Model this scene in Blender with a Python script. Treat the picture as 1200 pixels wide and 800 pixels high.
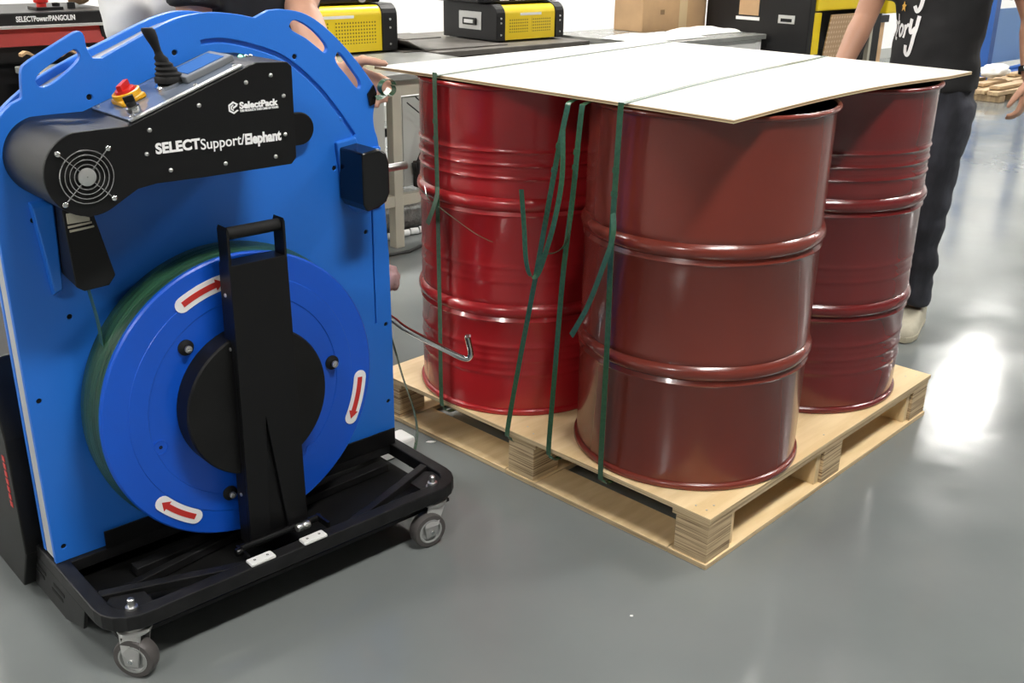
import bpy, bmesh, math, random
from mathutils import Vector, Matrix
from mathutils.bvhtree import BVHTree
from math import pi, sin, cos, radians as R
random.seed(4)
for o in list(bpy.data.objects): bpy.data.objects.remove(o)
S = bpy.context.scene
COL = S.collection

# ------------------------------------------------------------------ camera, world, exposure
cd = bpy.data.cameras.new('camera'); cam = bpy.data.objects.new('camera', cd); COL.objects.link(cam)
PITCH, ROLL = 0.3759, 0.0154
fw = Vector((0, cos(PITCH), -sin(PITCH))); up = Vector((0, sin(PITCH), cos(PITCH))); rt = Vector((1, 0, 0))
r2 = rt*cos(ROLL)+up*sin(ROLL); u2 = up*cos(ROLL)-rt*sin(ROLL)
cam.matrix_world = Matrix(((r2.x, u2.x, -fw.x, 0), (r2.y, u2.y, -fw.y, 0), (r2.z, u2.z, -fw.z, 1.3751), (0, 0, 0, 1)))
cd.sensor_width = 36.0; cd.lens = 1206.84*36/1200; cd.clip_start = 0.05; cd.clip_end = 100
S.camera = cam
w = bpy.data.worlds.new('world'); S.world = w; w.use_nodes = True
w.node_tree.nodes['Background'].inputs[0].default_value = (0.9, 0.95, 1, 1)
w.node_tree.nodes['Background'].inputs[1].default_value = 0.15
vs = S.view_settings; vs.view_transform = 'Standard'; vs.look = 'None'; vs.exposure = 0.35; vs.gamma = 1.0; vs.use_curve_mapping = False
LAMP_POWER = 88.0

# ------------------------------------------------------------------ materials
def mat(name, col, rough=0.5, metal=0.0, coat=0.0, noise=0.0, nscale=8.0, bump=0.0, bscale=60.0, spec=0.5, emit=0.0, stretch=(1, 1, 1), trans=0.0, alpha=1.0, coord='Object', col2=None):
    m = bpy.data.materials.new(name); m.use_nodes = True; nt = m.node_tree; b = nt.nodes['Principled BSDF']
    b.inputs['Base Color'].default_value = (*col, 1); b.inputs['Roughness'].default_value = rough; b.inputs['Metallic'].default_value = metal
    b.inputs['Coat Weight'].default_value = coat; b.inputs['Coat Roughness'].default_value = 0.08
    b.inputs['Specular IOR Level'].default_value = spec
    b.inputs['Transmission Weight'].default_value = trans; b.inputs['Alpha'].default_value = alpha
    if emit: b.inputs['Emission Color'].default_value = (*col, 1); b.inputs['Emission Strength'].default_value = emit
    if noise or bump:
        tc = nt.nodes.new('ShaderNodeTexCoord'); mp = nt.nodes.new('ShaderNodeMapping'); mp.inputs['Scale'].default_value = stretch
        nt.links.new(tc.outputs[coord], mp.inputs[0])
    if noise:
        n = nt.nodes.new('ShaderNodeTexNoise'); n.inputs['Scale'].default_value = nscale; n.inputs['Detail'].default_value = 5
        nt.links.new(mp.outputs[0], n.inputs['Vector'])
        mx = nt.nodes.new('ShaderNodeMix'); mx.data_type = 'RGBA'
        c2 = col2 or tuple(min(1, c*(1+noise)) for c in col); c1 = col if col2 else tuple(c*(1-noise) for c in col)
        mx.inputs[6].default_value = (*c1, 1); mx.inputs[7].default_value = (*c2, 1)
        rp = nt.nodes.new('ShaderNodeMapRange'); rp.inputs[1].default_value = .35; rp.inputs[2].default_value = .65
        nt.links.new(n.outputs[0], rp.inputs[0]); nt.links.new(rp.outputs[0], mx.inputs[0]); nt.links.new(mx.outputs[2], b.inputs['Base Color'])
    if bump:
        n2 = nt.nodes.new('ShaderNodeTexNoise'); n2.inputs['Scale'].default_value = bscale; n2.inputs['Detail'].default_value = 3
        nt.links.new(mp.outputs[0], n2.inputs['Vector'])
        bp = nt.nodes.new('ShaderNodeBump'); bp.inputs['Strength'].default_value = bump; bp.inputs['Distance'].default_value = 0.01
        nt.links.new(n2.outputs[0], bp.inputs['Height']); nt.links.new(bp.outputs[0], b.inputs['Normal'])
    return m

M = {}
M['blue'] = mat('blue plastic', (0.018, 0.165, 0.66), .38, bump=.04, bscale=300)
M['blue_disc'] = mat('reel blue plastic', (0.004, 0.085, 0.56), .33)
M['black'] = mat('black powder coat', (0.004, 0.004, 0.0045), .42, spec=.3, bump=.06, bscale=500)
M['black_matte'] = mat('matte black steel', (0.005, 0.005, 0.005), .5, spec=.3, noise=.3, nscale=12)
M['black_gloss'] = mat('black gloss plastic', (0.004, 0.004, 0.0045), .2)
M['frame'] = mat('worn black frame paint', (0.007, 0.007, 0.0075), .5, spec=.35, noise=.5, nscale=25, bump=.05, bscale=200)
M['rubber'] = mat('black rubber', (0.007, 0.007, 0.007), .7, spec=.3)
M['grey_core'] = mat('grey core board', (.42, .43, .44), .5)
M['steel'] = mat('brushed steel', (.74, .74, .73), .35, metal=1)
M['chrome'] = mat('chrome', (.72, .72, .72), .1, metal=1)
M['zinc'] = mat('zinc plate', (.55, .55, .54), .4, metal=.85)
M['tyre'] = mat('grey caster tyre', (.075, .068, .066), .5)
M['caster_hub'] = mat('grey plastic hub', (.32, .33, .32), .5)
M['white'] = mat('white plastic', (.78, .78, .76), .4)
M['print_white'] = mat('white print', (.85, .85, .85), .6)
M['print_red'] = mat('red print', (.55, .03, .025), .5)
M['yellow_plastic'] = mat('yellow plastic', (.75, .38, .01), .35)
M['red_plastic'] = mat('red plastic', (.6, .02, .015), .35)
M['screen'] = mat('touch screen', (.05, .14, .38), .1, emit=.15)
M['screen_frame'] = mat('screen bezel', (.16, .17, .18), .3)
M['slope'] = mat('clear control cover', (.16, .19, .25), .08, coat=.6)
M['led'] = mat('green led', (.25, 1, .55), .4, emit=3)
M['cream'] = mat('cream label', (.5, .47, .38), .6)
M['strap'] = mat('green strap plastic', (.04, .105, .055), .24, coat=.3, noise=.15, nscale=120)
M['coil'] = mat('green strap coil', (.016, .06, .03), .35, noise=.4, nscale=18, stretch=(.2, 9, .2), bump=.4, bscale=30)
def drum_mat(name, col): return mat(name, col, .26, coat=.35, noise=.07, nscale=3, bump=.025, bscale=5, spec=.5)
M['drum_a'] = drum_mat('lit red drum paint', (.36, .013, .017))  # same paint on all drums; stronger light on the left one put into colour
M['drum_b'] = drum_mat('floor tinted red drum paint', (.155, .024, .0145))  # brownish reflection of the grey floor mixed into the shared red
M['drum_c'] = drum_mat('shaded red drum paint', (.13, .010, .010))  # shared red darkened; shade on the right drum is in the colour
M['drum_in'] = mat('dark drum lining', (.03, .012, .01), .5)
M['skin'] = mat('skin', (.46, .24, .155), .5, noise=.06, nscale=10, bump=.03, bscale=150)
M['skin_pale'] = mat('pale skin', (.58, .32, .22), .5, noise=.06, nscale=10, bump=.03, bscale=150)
M['hair'] = mat('black hair', (.01, .009, .008), .5, bump=.5, bscale=120)
M['shirt_black'] = mat('black cotton', (.012, .012, .013), .85, noise=.2, nscale=9, bump=.5, bscale=9)
M['shirt_white'] = mat('white cotton', (.72, .72, .72), .85, bump=.6, bscale=7)
M['jeans'] = mat('dark grey denim', (.028, .03, .04), .85, noise=.45, nscale=14, stretch=(1, 1, .35), bump=.5, bscale=14)
M['shoe'] = mat('beige canvas shoe', (.42, .39, .30), .7, noise=.1, nscale=20)
M['sole'] = mat('cream rubber sole', (.52, .48, .36), .6)
M['star'] = mat('gold print', (.62, .36, .06), .5)
M['cardboard'] = mat('cardboard', (.50, .32, .17), .8, noise=.08, nscale=6)
M['yellow'] = mat('yellow enamel', (.82, .60, .012), .35)
M['mblack'] = mat('machine black enamel', (.010, .0095, .010), .4, spec=.35)
M['mred'] = mat('machine red enamel', (.42, .03, .022), .35)
M['beige'] = mat('beige bench enamel', (.44, .41, .33), .5, noise=.05, nscale=5)
M['benchtop'] = mat('grey bench top', (.24, .245, .23), .25, noise=.12, nscale=7)
M['panel_grey'] = mat('pale grey panel', (.45, .46, .43), .5)
M['darksheet'] = mat('dark grey sheet', (.11, .10, .088), .5, noise=.25, nscale=6)
M['rackblue'] = mat('blue rack enamel', (.02, .09, .33), .4)
M['rackpale'] = mat('pale blue panel', (.17, .32, .62), .45)
M['plasticfilm'] = mat('milky plastic film', (.80, .81, .80), .25, bump=.25, bscale=10)
M['pinkcloth'] = mat('pink cloth', (.42, .27, .27), .8, noise=.3, nscale=30)
M['foam'] = mat('milky bubble wrap', (.42, .43, .42), .35, noise=.2, nscale=30, bump=.8, bscale=80)
M['cable'] = mat('black cable', (.012, .012, .012), .5)
M['wall'] = mat('white wall paint', (.86, .86, .85), .8, noise=.015, nscale=2)
M['ceil'] = mat('grey ceiling paint', (.22, .22, .22), .9)
M['wall_grey'] = mat('light grey wall paint', (.5, .5, .49), .8)
M['lamp_body'] = mat('white lamp housing', (.8, .8, .8), .4)
M['diffuser'] = mat('lit lamp diffuser', (1, .97, .92), .5, emit=LAMP_POWER)

def wood_mat(name, c1, c2, scale=5, stretch=(1, 14, 14), knots=True):
    m = mat(name, c1, .6, noise=.3, nscale=scale, stretch=stretch, col2=c2, bump=.08, bscale=40); return m
M['ply_top'] = wood_mat('birch plywood face', (.78, .60, .35), (.66, .48, .25), 4, (1, 7, 1))
M['ply_white'] = mat('white faced plywood', (.80, .785, .74), .32, noise=.02, nscale=3)
M['timber'] = wood_mat('rough timber', (.5, .36, .2), (.33, .22, .12), 5, (1, 6, 1))
def ply_edge(name, freq, c1, c2):
    m = mat(name, c1, .7); nt = m.node_tree; b = nt.nodes['Principled BSDF']
    tc = nt.nodes.new('ShaderNodeTexCoord'); mp = nt.nodes.new('ShaderNodeMapping'); mp.inputs['Scale'].default_value = (3, 3, freq)
    n = nt.nodes.new('ShaderNodeTexNoise'); n.inputs['Scale'].default_value = 1.0; n.inputs['Detail'].default_value = 6; n.inputs['Roughness'].default_value = .6
    cr = nt.nodes.new('ShaderNodeValToRGB'); cr.color_ramp.elements[0].position = .36; cr.color_ramp.elements[0].color = (*c2, 1)
    cr.color_ramp.elements[1].position = .55; cr.color_ramp.elements[1].color = (*c1, 1)
    nt.links.new(tc.outputs['Object'], mp.inputs[0]); nt.links.new(mp.outputs[0], n.inputs['Vector']); nt.links.new(n.outputs[0], cr.inputs[0]); nt.links.new(cr.outputs[0], b.inputs['Base Color'])
    return m
M['block'] = ply_edge('laminated plywood block', 210, (.58, .44, .26), (.15, .085, .04))
M['deck_edge'] = ply_edge('deck plywood edge', 260, (.62, .48, .29), (.34, .23, .12))
M['sheet_edge'] = mat('sheet edge ply', (.58, .44, .26), .7)
M['sheet_core'] = mat('sheet dark core ply', (.24, .15, .075), .7)

def dots_mat(name, base, dot, k):
    m = mat(name, base, .35); nt = m.node_tree; b = nt.nodes['Principled BSDF']
    tc = nt.nodes.new('ShaderNodeTexCoord'); v = nt.nodes.new('ShaderNodeVectorMath'); v.operation = 'SCALE'; v.inputs['Scale'].default_value = k
    f = nt.nodes.new('ShaderNodeVectorMath'); f.operation = 'FRACTION'
    s = nt.nodes.new('ShaderNodeVectorMath'); s.operation = 'SUBTRACT'; s.inputs[1].default_value = (.5, .5, .5)
    ml = nt.nodes.new('ShaderNodeVectorMath'); ml.operation = 'MULTIPLY'; ml.inputs[1].default_value = (1, 0, 1)
    ln = nt.nodes.new('ShaderNodeVectorMath'); ln.operation = 'LENGTH'
    lt = nt.nodes.new('ShaderNodeMath'); lt.operation = 'LESS_THAN'; lt.inputs[1].default_value = .27
    mx = nt.nodes.new('ShaderNodeMix'); mx.data_type = 'RGBA'; mx.inputs[6].default_value = (*base, 1); mx.inputs[7].default_value = (*dot, 1)
    L = nt.links.new
    L(tc.outputs['Object'], v.inputs[0]); L(v.outputs[0], f.inputs[0]); L(f.outputs[0], s.inputs[0]); L(s.outputs[0], ml.inputs[0]); L(ml.outputs[0], ln.inputs[0]); L(ln.outputs['Value'], lt.inputs[0]); L(lt.outputs[0], mx.inputs[0]); L(mx.outputs[2], b.inputs['Base Color'])
    return m
M['perforated'] = dots_mat('perforated yellow steel', (.82, .60, .012), (.20, .14, .005), 60)
M['lattice'] = dots_mat('embossed cardboard', (.46, .29, .16), (.62, .44, .28), 34)

def floor_mat():
    m = mat('grey epoxy floor', (.12, .13, .13), .1); nt = m.node_tree; b = nt.nodes['Principled BSDF']; L = nt.links.new
    tc = nt.nodes.new('ShaderNodeTexCoord')
    n = nt.nodes.new('ShaderNodeTexNoise'); n.inputs['Scale'].default_value = 1.3; n.inputs['Detail'].default_value = 6
    cr = nt.nodes.new('ShaderNodeValToRGB'); cr.color_ramp.elements[0].position = .3; cr.color_ramp.elements[0].color = (.145, .160, .158, 1)
    cr.color_ramp.elements[1].position = .7; cr.color_ramp.elements[1].color = (.195, .212, .208, 1)
    L(tc.outputs['Object'], n.inputs['Vector']); L(n.outputs[0], cr.inputs[0]); L(cr.outputs[0], b.inputs['Base Color'])
    n3 = nt.nodes.new('ShaderNodeTexNoise'); n3.inputs['Scale'].default_value = 4; n3.inputs['Detail'].default_value = 4
    mr = nt.nodes.new('ShaderNodeMapRange'); mr.inputs[1].default_value = .3; mr.inputs[2].default_value = .7; mr.inputs[3].default_value = .10; mr.inputs[4].default_value = .2
    L(tc.outputs['Object'], n3.inputs['Vector']); L(n3.outputs[0], mr.inputs[0]); L(mr.outputs[0], b.inputs['Roughness'])
    n2 = nt.nodes.new('ShaderNodeTexNoise'); n2.inputs['Scale'].default_value = 5; n2.inputs['Detail'].default_value = 2
    bp = nt.nodes.new('ShaderNodeBump'); bp.inputs['Strength'].default_value = .25; bp.inputs['Distance'].default_value = .006
    L(tc.outputs['Object'], n2.inputs['Vector']); L(n2.outputs[0], bp.inputs['Height']); L(bp.outputs[0], b.inputs['Normal'])
    return m
M['floor'] = floor_mat()

# ------------------------------------------------------------------ helpers
def link(name, me, m, parent=None, smooth=False):
    o = bpy.data.objects.new(name, me); COL.objects.link(o)
    if m is not None:
        for k in (m if isinstance(m, (list, tuple)) else [m]): me.materials.append(M[k] if isinstance(k, str) else k)
    if parent: o.parent = parent
    if smooth:
        for p in me.polygons: p.use_smooth = True
    return o
def tag(o, label, cat=None, group=None, kind=None):
    if label: o['label'] = label
    if cat: o['category'] = cat
    if group: o['group'] = group
    if kind: o['kind'] = kind
    return o
def thing(name, label, cat, loc=(0, 0, 0), rz=0, group=None):
    o = bpy.data.objects.new(name, None); COL.objects.link(o); o.location = loc; o.rotation_euler = (0, 0, rz); o.empty_display_size = .05
    return tag(o, label, cat, group)
def bevel(o, wd=.003, seg=2, ang=40):
    md = o.modifiers.new('bevel', 'BEVEL'); md.width = wd; md.segments = seg; md.limit_method = 'ANGLE'; md.angle_limit = R(ang); return o
def autosmooth(me, ang=40):
    bm = bmesh.new(); bm.from_mesh(me)
    for f in bm.faces: f.smooth = True
    for e in bm.edges:
        if len(e.link_faces) == 2 and e.calc_face_angle(0) > R(ang): e.smooth = False
    bm.to_mesh(me); bm.free()

class MB:
    def __init__(s): s.v = []; s.f = []; s.m = []
    def add(s, vs, fs, mi=0):
        b = len(s.v); s.v += [tuple(v) for v in vs]; s.f += [tuple(i+b for i in f) for f in fs]; s.m += [mi]*len(fs); return s
    def box(s, c, size, rot=None, mi=0):
        hx, hy, hz = size[0]/2, size[1]/2, size[2]/2
        vs = [Vector((x, y, z)) for x in (-hx, hx) for y in (-hy, hy) for z in (-hz, hz)]
        if rot is not None: vs = [rot @ v for v in vs]
        c = Vector(c)
        return s.add([v+c for v in vs], [(0, 1, 3, 2), (4, 6, 7, 5), (0, 4, 5, 1), (2, 3, 7, 6), (0, 2, 6, 4), (1, 5, 7, 3)], mi)
    def bb(s, a, b, mi=0):
        return s.box([(p+q)/2 for p, q in zip(a, b)], [abs(p-q) for p, q in zip(a, b)], None, mi)
    def bar(s, p0, p1, wd, ht, mi=0, upv=(0, 0, 1)):
        p0, p1 = Vector(p0), Vector(p1); d = (p1-p0); L = d.length; d.normalize(); x = d.cross(Vector(upv)); x.normalize(); z = x.cross(d)
        return s.box((p0+p1)/2, (wd, L, ht), Matrix((x, d, z)).transposed(), mi)
    def loft(s, rings, caps=True, closed=True, mi=0):
        n = len(rings[0]); vs = [v for r in rings for v in r]; fs = []
        for i in range(len(rings)-1):
            for j in range(n if closed else n-1):
                k = (j+1) % n; fs.append((i*n+j, i*n+k, (i+1)*n+k, (i+1)*n+j))
        if caps: fs.append(tuple(range(n))[::-1]); fs.append(tuple(range((len(rings)-1)*n, len(rings)*n)))
        return s.add(vs, fs, mi)
    def tube(s, pts, r, n=10, mi=0, caps=True, flat=None, ref=None):
        pts = [Vector(p) for p in pts]; rs = r if isinstance(r, (list, tuple)) else [r]*len(pts); rings = []; prev = None
        for i, p in enumerate(pts):
            t = (pts[min(i+1, len(pts)-1)]-pts[max(i-1, 0)]); t.normalize()
            if prev is None:
                q = Vector(ref) if ref else (Vector((0, 0, 1)) if abs(t.z) < .9 else Vector((1, 0, 0)))
            else: q = prev
            x = (q-t*q.dot(t)); x.normalize(); prev = x; y = t.cross(x)
            a, b = (rs[i] if isinstance(rs[i], (list, tuple)) else (rs[i], rs[i]))
            rings.append([p+x*(a*cos(2*pi*k/n))+y*(b*sin(2*pi*k/n)) for k in range(n)])
        return s.loft(rings, caps, True, mi)
    def cyl(s, p0, p1, r, n=20, mi=0, r1=None): return s.tube([p0, p1], [r, r if r1 is None else r1], n, mi)
    def lathe(s, prof, n=48, c=(0, 0, 0), axis='z', caps=False, mi=0):
        rings = []
        for r, h in prof:
            ring = []
            for k in range(n):
                a = 2*pi*k/n; x, y = r*cos(a), r*sin(a)
                ring.append(Vector(c)+(Vector((x, y, h)) if axis == 'z' else Vector((x, h, -y)) if axis == 'y' else Vector((h, x, y))))
            rings.append(ring)
        return s.loft(rings, caps, True, mi)
    def prism(s, poly, y0, y1, mi=0):   # polygon in xz, extruded along y
        n = len(poly); vs = [(x, y0, z) for x, z in poly]+[(x, y1, z) for x, z in poly]
        fs = [tuple(range(n)), tuple(range(2*n-1, n-1, -1))]+[(i, i+n, (i+1) % n+n, (i+1) % n) for i in range(n)]
        return s.add(vs, fs, mi)
    def ribbon(s, pts, side, wd, th, mi=0):   # strap: pts path, side = width direction(s)
        pts = [Vector(p) for p in pts]; rings = []
        for i, p in enumerate(pts):
            t = (pts[min(i+1, len(pts)-1)]-pts[max(i-1, 0)]); t.normalize()
            sv = Vector(side[i] if isinstance(side, list) else side); sv = sv-t*sv.dot(t); sv.normalize(); nv = t.cross(sv)
            rings.append([p+sv*wd/2+nv*th/2, p-sv*wd/2+nv*th/2, p-sv*wd/2-nv*th/2, p+sv*wd/2-nv*th/2])
        return s.loft(rings, True, True, mi)
    def mesh(s, name):
        me = bpy.data.meshes.new(name); me.from_pydata(s.v, [], s.f)
        for p, i in zip(me.polygons, s.m): p.material_index = i
        bm = bmesh.new(); bm.from_mesh(me); bmesh.ops.recalc_face_normals(bm, faces=bm.faces); bm.to_mesh(me); bm.free(); return me
    def build(s, name, m, parent=None, smooth=None, bev=0, loc=None):
        me = s.mesh(name)
        if smooth: autosmooth(me, smooth)
        o = link(name, me, m, parent)
        if bev: bevel(o, bev)
        if loc is not None: o.location = loc
        return o

def cat_rom(pts, n=6, closed=False):
    P = [Vector(p) for p in pts]; out = []; N = len(P)
    rng = N if closed else N-1
    for i in range(rng):
        g = (lambda k: P[k % N]) if closed else (lambda k: P[max(0, min(N-1, k))])
        a, b, c, d = g(i-1), g(i), g(i+1), g(i+2)
        for k in range(n):
            t = k/n; out.append(.5*((2*b)+(c-a)*t+(2*a-5*b+4*c-d)*t*t+(3*b-a-3*c+d)*t**3))
    if not closed: out.append(P[-1])
    return out
def sm2(pts, n=5):   # smooth open 2d list -> tuples
    return [(p.x, p.y) for p in cat_rom([(x, z, 0) for x, z in pts], n)]
def curve_mesh(cu, fn):
    o = bpy.data.objects.new('tmp', cu); COL.objects.link(o); dg = bpy.context.evaluated_depsgraph_get(); dg.update()
    me = bpy.data.meshes.new_from_object(o.evaluated_get(dg)); bpy.data.objects.remove(o); bpy.data.curves.remove(cu)
    for v in me.vertices: v.co = fn(v.co)
    me.materials.clear(); return me
def plate(name, outer, holes, y0, y1, m, parent, bev=.0025):
    cu = bpy.data.curves.new(name, 'CURVE'); cu.dimensions = '2D'; cu.fill_mode = 'BOTH'
    for poly in [outer]+list(holes):
        sp = cu.splines.new('POLY'); sp.points.add(len(poly)-1); sp.use_cyclic_u = True
        for q, (x, z) in zip(sp.points, poly): q.co = (x, z, 0, 1)
    cu.extrude = abs(y1-y0)/2-bev; cu.bevel_depth = bev; cu.bevel_resolution = 1
    if bev: cu.offset = -bev
    ym = (y0+y1)/2
    me = curve_mesh(cu, lambda c: Vector((c.x, ym-c.z, c.y))); me.name = name
    autosmooth(me, 35)
    return link(name, me, m, parent)
def text_mesh(txt, size, ext=.0005, xs=1.0, off=0.0, spacing=1.0, shear=0.0, align='LEFT'):
    cu = bpy.data.curves.new('t', 'FONT'); cu.body = txt; cu.size = size; cu.extrude = ext; cu.offset = off; cu.space_character = spacing; cu.shear = shear; cu.align_x = align; cu.resolution_u = 4
    return curve_mesh(cu, lambda c: Vector((c.x*xs, -c.z, c.y)))
def text(name, txt, size, pos, m, parent, width=None, **kw):
    me = text_mesh(txt, size, **kw)
    if width:
        x0 = min(v.co.x for v in me.vertices); x1 = max(v.co.x for v in me.vertices); k = width/(x1-x0)
        for v in me.vertices: v.co.x = (v.co.x-x0)*k
    for v in me.vertices: v.co += Vector(pos)
    me.name = name
    return link(name, me, m, parent)
def arc(cx, cz, r, a0, a1, n=24): return [(cx+r*cos(a0+(a1-a0)*i/n), cz+r*sin(a0+(a1-a0)*i/n)) for i in range(n+1)]
def circle(cx, cz, r, n=20): return [(cx+r*cos(2*pi*i/n), cz+r*sin(2*pi*i/n)) for i in range(n)]

# ------------------------------------------------------------------ room (u along the benches, n towards the back wall)
RA = R(42.77); UE = Vector((cos(RA), sin(RA), 0)); UN = Vector((-sin(RA), cos(RA), 0))
def room(u, n, z=0): return UE*u+UN*n+Vector((0, 0, z))
U0, U1, N0, N1, HC = -7.0, 19.0, -6.0, 6.7, 4.2
def struct(name, mb, m):
    o = mb.build(name, m); o.rotation_euler = (0, 0, RA); o['kind'] = 'structure'; return o
struct('floor', MB().bb((U0-.2, N0-.2, -.1), (U1+.2, N1+.2, 0)), 'floor')
struct('ceiling', MB().bb((U0-.2, N0-.2, HC), (U1+.2, N1+.2, HC+.1)), 'ceil')
struct('wall_back', MB().bb((U0, N1, 0), (U1, N1+.2, HC)), 'wall')
struct('wall_front', MB().bb((U0, N0-.2, 0), (U1, N0, HC)), 'wall_grey')
struct('wall_left', MB().bb((U0-.2, N0-.2, 0), (U0, N1+.2, HC)), 'wall_grey')
struct('wall_right', MB().bb((U1, N0-.2, 0), (U1+.2, N1+.2, HC)), 'wall')
struct('baseboard_back', MB().bb((U0, N1-.02, 0), (U1, N1, .12)), 'panel_grey')

def ceiling_lamp(u, n, label):
    t = thing('ceiling_lamp', label, 'lamp', room(u, n, HC), RA, 'flat white ceiling lamps')
    b = MB(); b.bb((-.62, -.22, -.06), (.62, -.20, 0)); b.bb((-.62, .20, -.06), (.62, .22, 0)); b.bb((-.62, -.20, -.06), (-.60, .20, 0)); b.bb((.60, -.20, -.06), (.62, .20, 0))
    b.bb((-.60, -.20, -.012), (.60, .20, 0)); b.build('housing', 'lamp_body', t)
    MB().bb((-.6, -.2, -.05), (.6, .2, -.04)).build('diffuser', 'diffuser', t)
for u0, n, du, cnt in ((-3.2, -.25, 4.5, 5), (-5.3, 5.0, 3.6, 7)):
    for k in range(cnt):
        ceiling_lamp(u0+du*k, n, 'flat white ceiling lamp panel above the workshop')

# ------------------------------------------------------------------ pallet with drums
PN = Vector((0.4597, 2.0447, 0)); PY = 0.808
PB = Vector((cos(PY), sin(PY), 0)); PA = Vector((-sin(PY), cos(PY), 0))
# local frame: x along PB (t), y along PA (s)
def pt(s, t, z): return PN+PA*s+PB*t+Vector((0, 0, z))
pal = thing('wooden_pallet', 'pale plywood shipping pallet on the grey floor carrying the red drums', 'pallet', PN, PY)
HD = .1376
L_ = 1.2
def pboard(name, a, b, m, e=None):
    o = MB().bb(a, b).build(name, m, pal, bev=.0015); return o
def two_mat_board(name, a, b, top, edge):
    mb = MB().bb(a, b); me = mb.mesh(name)
    o = link(name, me, [top, edge], pal)
    for p in me.polygons: p.material_index = 0 if abs(p.normal.z) > .5 else 1
    bevel(o, .0012); return o
two_mat_board('deck_board', (0, 0, HD-.013), (L_, L_, HD), 'ply_top', 'deck_edge')
for i, y in enumerate((0, .545, 1.09)):
    two_mat_board('lower_deck_board', (0.004, y+.003, HD-.028), (L_-.004, y+.107, HD-.0132), 'ply_top', 'deck_edge')
bw = .0911
for ix, x in enumerate((0.004, L_/2-.05, L_-.104)):
    for iy, y in enumerate((0.004, L_/2-.0455, L_-bw-.004)):
        MB().bb((x, y, .0145), (x+.1, y+bw, HD-.0285)).build('block', 'block', pal, bev=.001)
for y in (0.0, .545, L_-.11):
    two_mat_board('base_board', (0.0, y, 0.0005), (L_, y+.11, .014), 'ply_top', 'deck_edge')
for x in (0.0, L_-.12):
    for y0, y1 in ((.112, .543), (.657, L_-.112)):
        two_mat_board('base_board', (x, y0, 0.0005), (x+.12, y1, .014), 'ply_top', 'deck_edge')
# pale boards beside the blocks along the right side
for x in (.106, L_/2-.074, L_-.13):
    MB().bb((x, .012, .0147), (x+.022, .1, HD-.0287)).build('spacer_board', 'ply_top', pal, bev=.001)
for x, y in ((.03, .03), (.03, .06), (.06, .03), (.585, .03), (1.16, .03), (1.13, .05), (.03, .58), (.05, .62)):
    MB().lathe([(.0025, 0), (.0025, .0006)], 8, (x, y, HD), caps=True).build('nail_head', 'zinc', pal)

def make_drum(name, label, loc, m, ribs, rz=0):
    t = thing(name, label, 'drum', loc, rz, 'red steel drums strapped on the pallet')
    H = .8924; rb = .286
    def hoop(z): return [(rb, z-.036), (rb+.0045, z-.028), (rb-.001, z-.018), (rb+.007, z-.011), (rb+.0097, z-.004), (rb+.0097, z+.004), (rb+.007, z+.011), (rb-.0015, z+.018), (rb+.0012, z+.027), (rb, z+.034)]
    prof = [(rb-.003, .004), (rb-.001, .02)]
    def rib(z0, n, amp, dz):
        o = []
        for k in range(n):
            zc = z0+k*dz; o += [(rb, zc-dz*.48), (rb-amp*.6, zc-dz*.3), (rb+amp*.2, zc-dz*.1), (rb+amp, zc), (rb+amp*.2, zc+dz*.1), (rb-amp*.6, zc+dz*.3), (rb, zc+dz*.48)]
        return o
    if ribs: prof += rib(.12, 3, .0018, .04)
    prof += hoop(.3024)
    if ribs: prof += rib(.385, 2, .0012, .04)
    prof += hoop(.5927)
    if ribs: prof += rib(.66, 3, .0028, .034)
    prof += [(rb, .80), (rb, H-.012), (rb+.002, H-.006)]
    b = MB().lathe(prof, 96); body = b.build('body', m, t, smooth=50)
    MB().lathe([(rb-.004, H-.004), (rb-.004, .03), (.001, .03)], 64).build('inner_lining', 'drum_in', t, smooth=50)
    q = [(rb+.004+.0065*cos(a), H-.0065+.0065*sin(a)) for a in [2*pi*k/12 for k in range(13)]]
    MB().lathe(q, 96).build('top_rim', m, t, smooth=60)
    q = [(rb-.004, 0.0005), (rb+.0045, 0.0005), (rb+.0068, .004), (rb+.0068, .012), (rb+.004, .0165), (rb-.004, .018)]
    MB().lathe(q, 96).build('bottom_chime', m, t, smooth=60)
    MB().bb((-.006, rb-.002, .03), (.006, rb+.0009, .27)).build('weld_seam', m, t)
    return t
make_drum('steel_drum', 'brightly lit red ribbed steel drum standing nearest the blue machine', (.0223, 2.8658, HD), 'drum_a', True)
make_drum('steel_drum', 'smooth red steel drum at the front corner of the pallet', (.4611, 2.4641, HD), 'drum_b', False)
make_drum('steel_drum', 'shaded red ribbed steel drum at the right, nearest the standing person', (.8630, 2.9074, HD), 'drum_c', True)
make_drum('steel_drum', 'red steel drum hidden at the back of the pallet behind the front drum', pt(.905, .915, HD), 'drum_c', True)

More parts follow.
